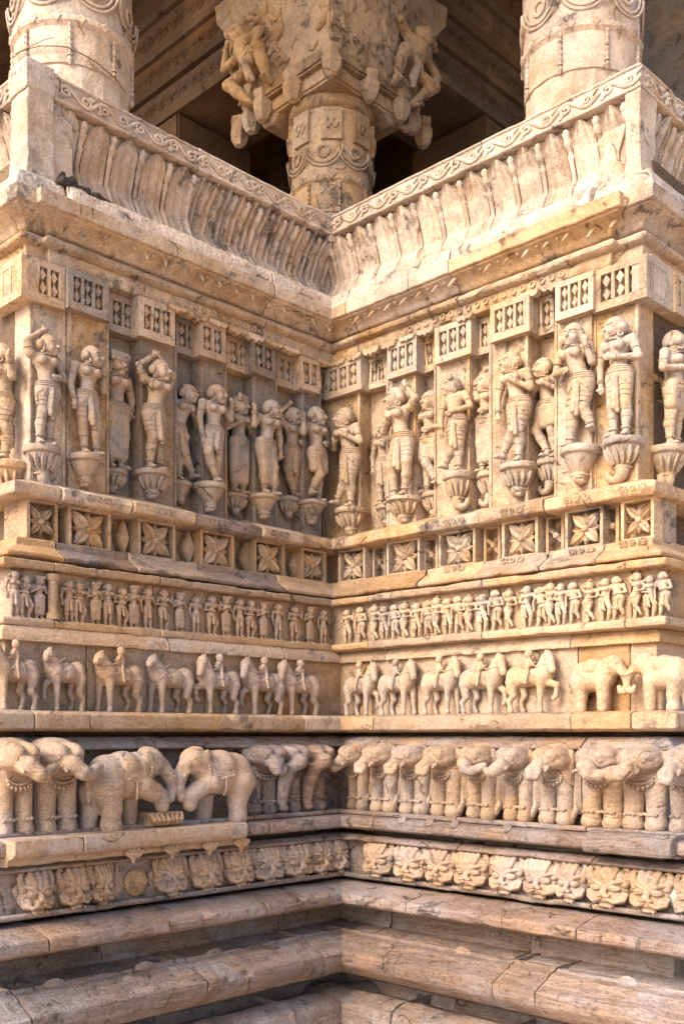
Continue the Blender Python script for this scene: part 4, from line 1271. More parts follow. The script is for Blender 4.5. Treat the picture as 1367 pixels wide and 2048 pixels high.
def elephant_front(Wd, H, kind=0, seed=0):
    c = Carve()
    A = lambda x, y, z: V3(x * Wd, y * H, z * H)
    K = .035 * H
    y = -.16
    for sx in (-1, 1):
        c.cone(A(sx * .23, y, .62), A(sx * .235, y - .01, .12), .128 * H, .108 * H, .03 * H); c.cone(A(sx * .235, y - .01, .12), A(sx * .24, y - .02, .045), .108 * H, .125 * H, .02 * H)
        for t_ in (-1, 0, 1): c.ell(A(sx * .24 + t_ * .07, y - .115, .03), V3(.025 * Wd, .02 * H, .028 * H), .004 * H)
    c.ell(A(0, y + .03, .62), V3(.40 * Wd, .15 * H, .13 * H), K)
    # heavy head overhanging the chest, sloping back to the wall
    c.ell(A(0, y - .10, .80), V3(.47 * Wd, .24 * H, .145 * H), K)
    for sx in (-1, 1): c.ell(A(sx * .17, y - .10, .87), V3(.25 * Wd, .25 * H, .12 * H), .018 * H)
    c.ell(A(0, y + .08, .93), V3(.48 * Wd, .20 * H, .11 * H), K)
    c.ell(A(-.05, y - .29, .755), V3(.20 * Wd, .13 * H, .11 * H), .02 * H)
    for sx in (-1, 1):
        c.ell(A(sx * .43, y - .04, .80), V3(.10 * Wd, .06 * H, .15 * H), .008 * H)
        c.ell(A(sx * .26, y - .31, .82), V3(.035 * Wd, .025 * H, .022 * H), .004 * H)
        c.cone(A(sx * .17, y - .33, .71), A(sx * .22, y - .42, .68), .030 * H, .018 * H, .006 * H)
    if kind == 0:      # trunk swung sideways to the viewer's right
        P = [(.0, y - .36, .74), (.14, y - .42, .66), (.32, y - .40, .64), (.50, y - .36, .69), (.62, y - .34, .72)]; rr = [.105, .085, .07, .06, .05]
    elif kind == 1:    # short trunk curled under the head
        P = [(-.06, y - .36, .73), (-.16, y - .42, .67), (-.14, y - .44, .61), (-.02, y - .44, .60), (.05, y - .43, .65)]; rr = [.10, .075, .06, .052, .042]
    elif kind == 2:    # long trunk hanging to the viewer's left
        P = [(-.12, y - .34, .74), (-.38, y - .30, .66), (-.47, y - .24, .45), (-.47, y - .2, .22), (-.46, y - .2, .07), (-.40, y - .22, .08)]; rr = [.11, .09, .085, .07, .055, .045]
    else:              # trunk swung to the left
        P = [(.0, y - .36, .73), (-.14, y - .42, .66), (-.32, y - .40, .64), (-.52, y - .36, .66)]; rr = [.105, .085, .07, .05]
    c.chain([A(*p) for p in P], [q * H for q in rr], .02 * H)
    r = {'body': carve_mesh('body', c, H / 58, ymax=.02, rough=.0022, seed=seed)}
    m = MB()
    for k in range(9):
        f = k / 8; an = math.pi * f
        p = A(-.27 * math.cos(an), y - .135 - .03 * math.sin(an), .575 - .085 * math.sin(an))
        m.tube([p + V3(0, 0, .028 * H), p, p - V3(0, 0, .028 * H)], [.008 * H, .026 * H, .008 * H], 6)
    m.tube([A(-.28 * math.cos(t_), y - .13 - .03 * math.sin(t_), .62 - .08 * math.sin(t_)) for t_ in np.linspace(0, math.pi, 12)], .014 * H, 5)
    r['bead_garland'] = m.mesh('bead_garland')
    m = MB(); m.tube([A(x, y - .12 - (.0 if abs(x) > .12 else -.05), .17 + .01 * math.sin(x * 60)) for x in np.linspace(-.36, .36, 25)], [.016 * H + .005 * H * (i % 2) for i in range(25)], 6)
    r['ankle_chain'] = m.mesh('ankle_chain')
    return r
HE = zc(1480, .3) - zc(1619, .32)
EF = {k: elephant_front(.17, HE, k, k * 7 + 1) for k in range(4)}
ze_ = zc(1618.5, .36) + .001
def ele_front(s, pxa, pxb, k, label, hs=.93, mat=None, z=None, dd=0.):
    a = .03 if s == 'L' else -.03
    d = .215 + a + dd
    ua, ub = UU(s, pxa, d + .08), UU(s, pxb, d + .08)
    t = empty('elephant', label, 'elephant', 'carved elephants of the elephant tier', side=s, u=(ua + ub) / 2, d=d, z=z if z is not None else ze_, sc=((ub - ua) / .17 * 1.1, 1.08, hs))
    for n_ in ('body', 'bead_garland', 'ankle_chain'):
        o = put(n_, EF[k][n_], mat or M['mauve'], t)
        if n_ == 'bead_garland': o['kind'] = 'stuff'
zs = zc(1629, .48) + .001
for a0, a1, k, lb in [(-6, 70, 0, 'front-facing elephant at the left picture edge, its trunk swung right'), (78, 158, 0, 'front-facing elephant just left of the two fighting elephants')]:
    ele_front('L', a0, a1, k, lb, 1.02, M['tan'], zs, .06)
for a0, a1, k, lb in [(492, 560, 1, 'front-facing elephant right behind the fighting pair'), (552, 604, 2, 'front-facing elephant with a long hanging trunk, middle of the corner group, left wall'), (602, 652, 2, 'front-facing elephant nearest the inner corner, left wall')]:
    ele_front('L', a0, a1, k, lb)
RL = [(694, 728, 3, 'narrow elephant squeezed into the inner corner, right wall'), (738, 786, 1, 'second elephant from the inner corner, right wall'), (796, 850, 1, 'third elephant from the inner corner, right wall'),
      (858, 914, 1, 'fourth elephant from the inner corner, right wall'), (930, 984, 0, 'fifth elephant from the corner on the right, trunk swung to its neighbour'), (1004, 1058, 3, 'sixth elephant from the corner on the right, trunks locked'),
      (1074, 1140, 1, 'seventh elephant from the corner on the right wall'), (1158, 1240, 0, 'elephant with its trunk wound round its neighbour, right wall'), (1240, 1326, 3, 'big-headed elephant at the end of the right row'), (1334, 1404, 1, 'elephant cut by the right picture edge')]
for a0, a1, k, lb in RL: ele_front('R', a0, a1, k, lb, mat=M['tan'])
# trunk pillars between the elephants of the right wall
tp = MB()
tp.tube([(0, -.03, .68 * HE), (0, -.035, .4 * HE), (.002, -.035, .16 * HE), (.004, -.036, .03)], [.026, .03, .029, .024], 7, .8)
tp.tube([(.0, -.05, .05), (.012, -.065, .022), (.02, -.06, .05), (.012, -.055, .07)], [.012, .012, .010, .006], 6)
TPM = tp.jitter(.002, 25, 8).mesh('trunk_pillar', sharp=25)
for i, px in enumerate((732, 790, 854, 922, 994, 1066, 1146)):
    tag(put('trunk_pillar', TPM, M['tan'], None, side='R', u=UR(px, .23), d=.185, z=ze_), f'{ORD[i]} hanging trunk pillar from the corner between the right wall elephants', 'pillar', 'trunk pillars between the elephants')
LS = UL(322, .42) - UL(160, .42)
HS = zc(1488, .4) - zc(1629, .45)
ES = {1: elephant_side(.36, HS, 31, True), 0: elephant_side(.36, HS, 47, True)}
for pxa, pxb, fl, lb in ((158, 326, 1, 'left one of two elephants fighting head to head, facing the corner'), (334, 490, -1, 'right one of two elephants fighting head to head, with an ornate rope girth')):
    ua, ub = UL(pxa, .36), UL(pxb, .36)
    t = empty('elephant', lb, 'elephant', 'fighting elephants', side='L', u=(ua + ub) / 2, d=.245 + .09, z=zs, sc=((ub - ua) / .36 * fl * 1.03, 1., 1.0))
    for n_, me in ES[1 if fl > 0 else 0].items():
        o = put(n_, me, M['tan'], t)
        if n_ in ('girth_rope', 'bead_collar'): o['kind'] = 'stuff'
ESs = elephant_side(.30, HH * .93, 55, False)
for pxa, pxb, fl, lb in ((1130, 1256, 1, 'small profile elephant after the horses, right wall'), (1250, 1380, -1, 'small profile elephant at the right picture edge of the horse frieze')):
    ua, ub = UR(pxa, .2), UR(pxb, .2)
    t = empty('elephant', lb, 'elephant', 'small elephants of the horse frieze', side='R', u=(ua + ub) / 2, d=.14, z=zh, sc=((ub - ua) / .30 * fl, 1., 1.))
    for n_ in ('body', 'blanket'): put(n_, ESs[n_], M['figureR'], t)

# ---------------------------------------------------------------- lion masks of the lower band
def mask_meshes(w, h, var, seed):
    c = Carve()
    A = lambda x, y, z: V3(x * w, y * h, z * h)
    c.ell(A(0, -.06, .40), V3(.47 * w, .30 * h, .40 * h), .02 * h); c.ell(A(0, -.14, .68), V3(.42 * w, .26 * h, .30 * h), .03 * h)
    c.ell(A(0, -.20, .22), V3(.30 * w, .24 * h, .20 * h), .02 * h)
    for sx in (-1, 1):
        c.ell(A(sx * .30, -.24, .24), V3(.15 * w, .17 * h, .15 * h), .012 * h)                    # cheek
        c.chain([A(sx * .06, -.38, .52), A(sx * .20, -.38, .62), A(sx * .40, -.26, .66)], [.05 * h, .06 * h, .035 * h], .01 * h)   # flaring brow
        c.ell(A(sx * .21, -.34, .47), V3(.15 * w, .10 * h, .085 * h), .006 * h)                   # bulging eye
        c.ell(A(sx * .21, -.44, .45), V3(.12 * w, .03 * h, .016 * h), .003 * h, sub=True)
        c.chain([A(sx * .08, -.45, .22), A(sx * .24, -.42, .15), A(sx * .40, -.32, .20), A(sx * .45, -.26, .34), A(sx * .38, -.28, .40)], [.045 * h, .05 * h, .045 * h, .04 * h, .025 * h], .008 * h)  # curling whisker
        c.chain([A(sx * .44, -.08, .66), A(sx * .53, -.08, .56), A(sx * .52, -.08, .44)], [.055 * h, .065 * h, .04 * h], .01 * h)   # ear
        c.cone(A(sx * .16, -.42, .10), A(sx * .18, -.44, -.02), .03 * h, .012 * h, .004 * h)      # fang
        c.ell(A(sx * .09, -.46, .29), V3(.08 * w, .07 * h, .055 * h), .01 * h)                    # nostril
    c.cone(A(0, -.38, .50), A(0, -.47, .34), .05 * h, .07 * h, .012 * h)
    c.ell(A(0, -.46, .09), V3(.30 * w, .12 * h, .035 * h), .006 * h, sub=True)
    c.ell(A(0, -.30, .03), V3(.20 * w, .10 * h, .05 * h), .01 * h)
    r = {'face': carve_mesh('face', c, h / 60, ymax=.01, rough=.0012, seed=seed)}
    m = Carve()
    for sx in (-1, 1):
        m.chain([A(sx * .37, -.20, .56), A(sx * .43, -.20, .70), A(sx * .46, -.17, .84), A(sx * .42, -.15, .93), A(sx * .34, -.15, .92)], [.09 * h, .085 * h, .065 * h, .05 * h, .035 * h], .01 * h)
    n = 4 - var
    for k in range(n):
        x = (k - (n - 1) / 2) * (.17 if var else .135)
        m.chain([A(x * .7, -.37, .56), A(x * .95, -.37, .74), A(x * 1.2, -.24, .93)], [.05 * h, .07 * h, .06 * h], .002 * h)
    r['horns'] = carve_mesh('horns', m, h / 60, ymax=.01, rough=.001, seed=seed + 2)
    return r
HM = zc(1680, .38) - zc(1743, .38)
MK = {0: mask_meshes(.10, HM, 0, 3), 1: mask_meshes(.10, HM, 1, 8), 2: mask_meshes(.105, HM, 1, 21)}
zm_ = zc(1743.5, .385)
ML = [(40, 104, 1), (118, 178, 2), (180, 224, 0), (310, 370, 0), (382, 440, 1), (452, 502, 2), (506, 562, 0), (565, 622, 1), (620, 660, 2), (660, 692, 0)]
MR = [(730, 784, 0), (792, 850, 2), (854, 908, 1), (912, 972, 0), (982, 1044, 0), (1050, 1114, 0), (1114, 1170, 1), (1178, 1254, 2), (1262, 1340, 1), (1352, 1420, 2)]
for s, lst in (('L', ML[::-1]), ('R', MR)):
    a = .03 if s == 'L' else -.03
    for i, (p0, p1, k) in enumerate(lst):
        d = .345 + a
        ua, ub = UU(s, p0, d + .03), UU(s, p1, d + .03)
        t = empty('lion_mask', f'{ORD[i]} horned lion mask from the inner corner in the {"left" if s == "L" else "right"} lower band', 'mask', 'horned lion masks of the lower bands', side=s, u=(ua + ub) / 2, d=d, z=zm_, sc=((ub - ua) / .10 * 1.05, 1.12, 1.04))
        for n_, me in MK[k].items(): put(n_, me, M['tan'], t)
# broken roundel and leaf motifs between the masks
m = MB(); m.lathe([(.05, 0), (.05, .012), (.04, .022), (.001, .026)], 20); rd_ = m.jitter(.004, 22, 3).mesh('broken_roundel'); rd_.transform(Matrix.Rotation(R(90), 4, 'X'))
tag(put('broken_roundel', rd_, M['ochre'], None, side='L', u=UL(268, .37), d=.37, z=zm_ + HM * .42), 'broken smooth roundel where a lion mask has split off', 'mask', None)
lf = MB()
lf.tube([(0, -.006, .0), (0, -.012, .05), (0, -.006, .095)], [.004, .017, .003], 6, .6)
for sx in (-1, 1):
    lf.tube([(0, -.004, .01), (sx * .018, -.008, .035), (sx * .02, -.006, .075)], [.004, .010, .003], 6, .6)
LEAF = lf.mesh('leaf_motif')
for s, pxs in (('L', (110, 230, 305, 376, 446, 504, 563)), ('R', (788, 880, 977, 1047, 1112, 1258, 1346))):
    a = .03 if s == 'L' else -.03
    for px in pxs:
        put('leaf_motif', LEAF, M['tan'], WALL[s], loc=(UU(s, px, .37), -.342 - a, zm_ + .006), sc=(1, 1, HM / .1))

# a whitewashed leaf and a daub of pigment
def paint(name, col):
    m = bpy.data.materials.new(name); m.use_nodes = True
    b = m.node_tree.nodes['Principled BSDF']; b.inputs['Roughness'].default_value = .9
    n = m.node_tree.nodes.new('ShaderNodeTexNoise'); n.inputs['Scale'].default_value = 60
    x = m.node_tree.nodes.new('ShaderNodeMix'); x.data_type = 'RGBA'; x.inputs[6].default_value = (*col, 1); x.inputs[7].default_value = (*[c * .7 for c in col], 1)
    m.node_tree.links.new(n.outputs['Fac'], x.inputs[0]); m.node_tree.links.new(x.outputs[2], b.inputs['Base Color'])
    return m
wl = put('leaf_motif', LEAF, paint('whitewash', (.40, .38, .35)), None, side='R', u=UR(1341, .36), d=.318, z=zm_ + .004, sc=(1.25, 1.3, HM / .1 * .9))
tag(wl, 'whitewashed leaf ornament between the last lion masks on the right', 'ornament')
dq = Carve()
for k in range(7): dq.ell((random.uniform(-.008, .008), 0, random.uniform(-.004, .004)), (.005, .003, .003), .002)
tag(put('pigment_daub', carve_mesh('pigment_daub', dq, .0015), paint('orange_pigment', (.62, .13, .03)), None, side='R', u=UR(702, .38), d=.36, z=ze_ + HE * .885), 'small orange pigment daub on the elephant in the inner corner', 'paint')
# ---------------------------------------------------------------- seat back (sloping balustrade)
ZB0, ZB1 = zc(614, .06), zc(472, 0)
def nprof(deep):
    k = deep
    return [(0., .062 + .02 * k), (.06, .038 + .015 * k), (.14, .005), (.28, -.05 - .03 * k), (.5, -.085 - .05 * k), (.75, -.06 - .035 * k), (.92, -.028 - .01 * k), (1., -.015)]
def nz(f, deep):
    P = nprof(deep)
    for i in range(len(P) - 1):
        if f <= P[i + 1][0]:
            t = (f - P[i][0]) / (P[i + 1][0] - P[i][0]); t = t * t * (3 - 2 * t) * .5 + t * .5
            return P[i][1] * (1 - t) + P[i + 1][1] * t
    return P[-1][1]
def zf_(f): return ZB0 + (ZB1 - ZB0) * f
def slat_mesh(w, deep, ribs, seed):
    m = MB(); V = []; F = []
    n = 22
    if ribs:      # close ribs with grooves between
        xs = [-1, -1, -.84, -.66, -.56, -.46, -.2, 0, .2, .46, .56, .66, .84, 1, 1]
        ys = [-.03, .002, .014, .004, -.008, .004, .016, .018, .016, .004, -.008, .004, .014, .002, -.03]
    else:         # broad flat leaf with thin raised lines
        xs = [-1, -1, -.92, -.84, -.5, -.44, -.38, 0, .38, .44, .5, .84, .92, 1, 1]
        ys = [-.03, .006, .014, .005, .006, .0115, .006, .008, .006, .0115, .006, .005, .014, .006, -.03]
    for i in range(n + 1):
        f = i / n * .985
        wt = 1.0 if f < .84 else max(.12, 1 - ((f - .84) / .15) ** 1.6 * .88)
        for x, y in zip(xs, ys):
            yy = y
            V.append((x * w / 2 * wt, -(nz(f, deep) + yy), zf_(f)))
    k = len(xs)
    for i in range(n):
        for j in range(k - 1):
            F.append((i * k + j, i * k + j + 1, (i + 1) * k + j + 1, (i + 1) * k + j))
    F.append([n * k + j for j in range(k)])
    m.add(V, F)
    m.V = [tuple(v) for v in m.V]
    P = np.array(m.V)
    P[:, 1] += fbm(P * np.array([.2, 1, 1]), 20, seed) * .0014
    P[:, 2] += fbm(P, 20, seed + 3) * .001
    m.V = [tuple(v) for v in P]
    return m.mesh('slat', sharp=28)
def baluster_mesh(r, deep, seed):
    m = MB()
    pts = []; rad = []
    for i in range(34):
        f = i / 33 * .96
        b = 1.
        for c_, wd, am in ((.16, .02, .55), (.42, .018, .7), (.46, .015, .5), (.72, .02, .55), (.84, .04, .8), (.93, .03, .5)):
            b += am * math.exp(-((f - c_) / wd) ** 2)
        if f > .95: b *= .5
        pts.append((0, -(nz(f, deep) + .002), zf_(f))); rad.append(r * b)
    m.tube(pts, rad, 8)
    return m.jitter(.0018, 30, seed).mesh('baluster', sharp=60)
def vine_mesh(L, h):
    m = MB()
    n = 13
    m.tube([(-L / 2 + L * i / (n - 1), 0, h * .32 * math.sin(2 * math.pi * i / (n - 1))) for i in range(n)], .0075, 6, .9)
    for sx in (-1, 1):
        cx_, cz_ = sx * L * .25, -sx * h * .02
        sp = []
        for i in range(15):
            a_ = i / 14 * 2 * math.pi * 1.3 + (math.pi / 2 if sx < 0 else -math.pi / 2)
            r_ = h * .30 * (1 - i / 16)
            sp.append((cx_ + r_ * math.cos(a_) * 1.15, -.001, cz_ + r_ * math.sin(a_)))
        m.tube(sp, [.0062] * 14 + [.008], 6, .9)
        for q in range(3):
            x = sx * L * (.40 + .04 * q) - sx * .02
            m.tube([(x, 0, sx * h * (.05 - .0 * q)), (x + sx * .010, -.001, sx * h * .22), (x + sx * .018 + q * .004, 0, sx * h * .40)], [.003, .006, .0035], 5, .8)
    return m.mesh('vine_scroll')
ZR0, ZR1 = zc(471, 0), zc(430, 0)
VIN = vine_mesh(.155, ZR1 - ZR0 - .03)
def balustrade(owner_label, side, u0, u1, d, panels, rail_cuts, mat, post0=None, post1=None, r0=None, r1=None, grp='curved seat backs above the cornice'):
    t = empty('balustrade', owner_label, 'balustrade', grp, side=side, u=0, d=d, z=0)
    for (a, b, deep, n, ribs, sw) in panels:
        prof = [(nz(f, deep) - .03, zf_(f)) for f in np.linspace(0, 1, 14)]
        put('seat_back_slab', block_mesh('seat_back_slab', a, b, prof, -.2, rough=.002, chip=0., step=.04), mat, t)
        sl = [slat_mesh(1., deep, ribs, k) for k in (1, 2, 3)]
        bl = [baluster_mesh(.0105, deep, k) for k in (4, 5)]
        per = (b - a) / n
        for i in range(n):
            o = put('slat', sl[i % 3], mat, t, loc=(a + (i + .5) * per, 0, 0))
            o.scale = (per * sw, 1, 1)
            o.location.y = random.uniform(-.001, .001)
        for i in range(n + 1):
            if (i == 0 and a < -.02 - 2 and False): continue
            put('baluster', bl[i % 2], mat, t, loc=(min(max(a + i * per, a + .012), b - .012), -.004, 0))
    for i in range(len(rail_cuts) - 1):
        a, b = rail_cuts[i], rail_cuts[i + 1]
        put('top_rail', block_mesh('top_rail', a + .001, b - .001, [(-.03, ZR0), (-.002, ZR0 + .001), (.004, ZR0 + .004), (.004, ZR0 + .014), (-.006, ZR0 + .016), (-.006, ZR1 - .016), (.002, ZR1 - .014), (.0, ZR1 - .003), (-.03, ZR1), (-.11, ZR1 + .004)], -.13, r0 if i == 0 else None, r1 if i == len(rail_cuts) - 2 else None, chip=.008), mat, t)
        n = max(1, int((b - a) / .15))
        for k in range(n):
            o = put('vine_scroll', VIN, mat, t, loc=(a + (k + .5) * (b - a) / n, .003, (ZR0 + ZR1) / 2))
            o.scale = ((b - a) / n / .155, 1, 1)
    for ps in (post0, post1):
        if ps:
            a, b, ra, rb = ps
            prof = [(.025, zf_(0.) - .01), (.012, zf_(.1)), (-.008, zf_(.35)), (-.008, zf_(.7)), (.0, ZR0)]
            put('end_post', block_mesh('end_post', a, b, prof, -.13, ra, rb, rough=.003, chip=.01), mat, t)
    return t
uA, uM = UL(112, 0.), UL(398, 0.)
balustrade('left seat back of curved stone slats running into the inner corner', 'L', TOUT['L'], 0, 0., [(uA, uM, .1, 5, 0., .78), (uM, .17, 1., 13, 1., .76)], [uA + .004, uM, .0], M['cream'])
# left corner post with both faces
pt = MB()
cp = empty('corner_post', 'plain grey corner post at the left end of the seat back, top broken', 'post', None, side='L', u=0, d=0)
put('post_shaft', block_mesh('post_shaft', TOUT['L'], uA - .008, [(.03, zf_(0.) - .01), (.02, zf_(.1)), (.004, zf_(.35)), (.004, zf_(.7)), (.004, ZR0), (.012, ZR0 + .004), (.012, ZR1 + .01), (-.03, ZR1 + .022), (-.1, ZR1 + .02)], -.12, rough=.005, chip=.02, r0=0.), M['cream'], cp)
uE = UR(1246, 0.)
balustrade('right seat back of broad leaf slats, the brightest stone in the picture', 'R', 0, TOUT['R'], 0., [(-.17, uE, .2, 13, 0., .79)], [.0, UR(960, 0.), TOUT['R']], M['cream'], post1=(uE + .002, TOUT['R'], None, 0.), r1=0.)
balustrade('sunlit seat back round the left corner at the picture edge', 'R', -.9, 0, 1.61, [(-.9, -.02, 0., 7, 0., .74)], [-.9, -.40, -.002], M['cream'])
balustrade('shaded seat back round the right corner at the picture edge', 'L', 0.02, .9, 1.64, [(.05, .95, .2, 7, 1., .74)], [.035, .5, .95], M['cream'])
# soot and a dry twig nest at the broken left corner
def black_patch():
    m = bpy.data.materials.new('soot_and_lichen'); m.use_nodes = True
    b = m.node_tree.nodes['Principled BSDF']; b.inputs['Base Color'].default_value = (.035, .028, .022, 1); b.inputs['Roughness'].default_value = .95
    return m
M['soot'] = black_patch()
rb = Carve()
rr_ = random.Random(4)
for i in range(110):
    f = rr_.random() ** 1.4
    q_ = rr_.uniform(.004, .011)
    rb.ell((.0 + f * .20 - .02, -.02 - rr_.random() * .04, -f * .012 + rr_.uniform(-.012, .03) * (1 - f)), (q_ * 1.4, q_, q_), .003)
put('crumbled_mortar', carve_mesh('crumbled_mortar', rb, .003, rough=.004, seed=5), M['soot'], WALL['L'], loc=(UL(122, .06), -.045, zc(604, .05)))['kind'] = 'stuff'

# ---------------------------------------------------------------- porch behind
ZFL = ZB0 - .02
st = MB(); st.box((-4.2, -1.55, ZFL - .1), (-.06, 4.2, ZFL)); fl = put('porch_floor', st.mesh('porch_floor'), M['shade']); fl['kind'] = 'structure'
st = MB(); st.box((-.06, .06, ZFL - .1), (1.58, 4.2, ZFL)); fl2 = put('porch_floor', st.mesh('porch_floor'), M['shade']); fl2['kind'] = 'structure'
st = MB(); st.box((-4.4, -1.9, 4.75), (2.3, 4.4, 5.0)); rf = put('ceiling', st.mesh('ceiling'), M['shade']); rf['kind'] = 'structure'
st = MB(); st.box((-4.4, -1.9, 5.0), (2.3, 4.4, 9.0)); put('unseen_sun_blocker', st.mesh('unseen_sun_blocker'), M['buff'])['kind'] = 'structure'  # unseen solid mass added over the ceiling to block the sun
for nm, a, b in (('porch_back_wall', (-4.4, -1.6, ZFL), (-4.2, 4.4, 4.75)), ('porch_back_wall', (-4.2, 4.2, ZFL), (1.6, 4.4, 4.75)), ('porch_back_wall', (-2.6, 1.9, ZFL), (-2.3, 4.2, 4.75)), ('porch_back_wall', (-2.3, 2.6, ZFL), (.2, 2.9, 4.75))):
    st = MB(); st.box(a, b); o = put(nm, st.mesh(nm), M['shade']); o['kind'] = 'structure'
def column(x, y, r, label, capital=True, mat=None, sides=16, ztop=3.42, zband=(0, 0)):
    mat = mat or M['cream']
    t = empty('column', label, 'column', 'round porch columns', loc=(x, y, 0))
    zb0, zb1 = zband
    m = MB()
    m.lathe([(r * .985, ZFL), (r * .985, zb0 - .17)], sides)
    me = m.mesh('faceted_shaft', smooth=False); put('faceted_shaft', me, mat, t)
    m = MB(); m.lathe([(r * .96, zb0 - .172), (r * 1.0, zb0 - .165), (r * 1.0, zb0 - .01), (r * 1.03, zb0), (r * 1.06, zb0 + .008), (r * 1.06, zb0 + .03), (r * 1.04, zb0 + .035)], 48)
    put('plain_drum', m.jitter(.002, 20, 3).mesh('plain_drum', sharp=30), mat, t)
    m = MB(); m.lathe([(r * 1.02, zb0 + .034), (r * 1.03, zb0 + .05), (r * 1.03, zb1), (r * 1.0, zb1 + .01), (r * .99, ztop)], 48)
    put('carved_drum', m.jitter(.003, 20, 5).mesh('carved_drum', sharp=30), mat, t)
    # hanging bead chains
    bm_ = MB()
    bm_.tube([(0, 0, -i * .0125) for i in range(12)], [.006 + .006 * (i % 2) for i in range(12)], 6)
    bm_.tube([(0, 0, -.138), (0, 0, -.155), (0, 0, -.175)], [.004, .013, .003], 6)
    chm = bm_.mesh('bead_chain')
    arcm = MB()
    for rr in (.105, .085):
        arcm.tube([(rr * math.cos(a_), 0, .13 - rr * math.sin(a_)) for a_ in np.linspace(0, math.pi, 14)], .0055, 6)
    arcm.tube([(.03 * math.cos(a_), -.002, .105 + .03 * math.sin(a_)) for a_ in np.linspace(0, 2 * math.pi, 12)], .008, 6, cap=False)
    ME_ar = arcm.mesh('festoon')
    dm = MB(); dm.prism([(0, -.022), (.02, 0), (0, .022), (-.02, 0)], -.008, .01, .004); ME_dm = dm.mesh('band_lozenge', sharp=20)
    for k in range(8):
        an = 2 * math.pi * k / 8 + .2
        px_, py_ = r * 1.02 * math.cos(an), r * 1.02 * math.sin(an)
        put('bead_chain', chm, mat, t, loc=(px_, py_, zb0))
        an2 = an + math.pi / 8
        o = put('festoon', ME_ar, mat, t, loc=(r * 1.04 * math.cos(an2), r * 1.04 * math.sin(an2), zb0 + .05)); o.rotation_euler = (0, 0, an2 + math.pi / 2)
    for k in range(16):
        an = 2 * math.pi * k / 16
        o = put('band_lozenge', ME_dm, mat, t, loc=(r * 1.045 * math.cos(an), r * 1.045 * math.sin(an), zb0 + .02)); o.rotation_euler = (0, 0, an + math.pi / 2)
    return t
zleft = (1470 - 45) * 4.3 / FOC
column(-.5, -1.12, .25, 'pale round column behind the left seat back, a dry twig caught on it', zband=(zleft, zleft + .5), ztop=4.75)
zright = (1470 - 55) * 4.35 / FOC
column(1.08, .5, .25, 'pale round column behind the right seat back', zband=(zright, zright + .5), ztop=4.75)
zmid = (1470 - 352) * 5.45 / FOC
cmid = column(-.5, .5, .215, 'middle column with bracket capital behind the inner corner', mat=M['buff'], zband=(zmid, zmid + .36), ztop=3.42)
# square tablets on the middle column
tb = MB(); tb.box((-.055, -.014, -.085), (.055, .02, .085)); tb.tube([(-.02, -.018, -.03), (-.035, -.02, .0), (-.02, -.018, .03), (0, -.02, .0), (-.02, -.018, -.03)], .007, 5); tb.tube([(.02, -.018, -.03), (.035, -.02, .0), (.02, -.018, .03), (0, -.02, .0), (.02, -.018, -.03)], .007, 5)
TBM = tb.jitter(.002, 30, 6).mesh('carved_tablet', sharp=35)
for k in range(8):
    an = -math.pi / 4 + k * math.pi / 4
    o = put('carved_tablet', TBM, M['buff'], cmid, loc=(.222 * math.cos(an), .222 * math.sin(an), 3.27)); o.rotation_euler = (0, 0, an + math.pi / 2)
# capital: ring, pendant cross, brackets with crouching dwarfs
cap = empty('capital', 'cross-shaped bracket capital with stone drops over the middle column', 'capital', loc=(-.5, .5, 0))
m = MB(); m.lathe([(.20, 3.36), (.225, 3.37), (.238, 3.385), (.238, 3.425), (.225, 3.44), (.23, 3.49), (.25, 3.50)], 40)
put('capital_ring', m.jitter(.004, 16, 7).mesh('capital_ring', sharp=35), M['buff'], cap)
def slab(name, x0, x1, y0, y1, z0, z1, parent, mat, seed=0, amp=.004):
    bm_ = bmesh.new()
    bmesh.ops.create_cube(bm_, size=1)
    for v in bm_.verts: v.co = (x0 + (v.co.x + .5) * (x1 - x0), y0 + (v.co.y + .5) * (y1 - y0), z0 + (v.co.z + .5) * (z1 - z0))
    bmesh.ops.bevel(bm_, geom=bm_.edges[:], offset=min(.012, (z1 - z0) * .2), segments=2, affect='EDGES')
    bmesh.ops.subdivide_edges(bm_, edges=[e for e in bm_.edges if e.calc_length() > .06], cuts=4, use_grid_fill=True)
    me = bpy.data.meshes.new(name); bm_.to_mesh(me); bm_.free()
    P = np.array([v.co for v in me.vertices])
    P = P + np.stack([fbm(P, 14, seed + 9 * i) for i in range(3)], -1) * amp
    me.vertices.foreach_set('co', P.astype(np.float32).ravel())
    me.polygons.foreach_set('use_smooth', np.full(len(me.polygons), True)); me.set_sharp_from_angle(angle=R(30))
    return put(name, me, mat, parent)
slab('abacus', -.29, .29, -.29, .29, 3.52, 3.60, cap, M['buff'], 3)
slab('bell', -.25, .25, -.25, .25, 3.445, 3.53, cap, M['buff'], 4, .008)
bb = slab('bracket_block', -.23, .23, -.23, .23, 3.605, 4.3, cap, M['buff'], 15, .014)
for v in bb.data.vertices:
    k_ = 1 + .6 * max(0, v.co.z - 3.62)
    v.co.x *= k_; v.co.y *= k_
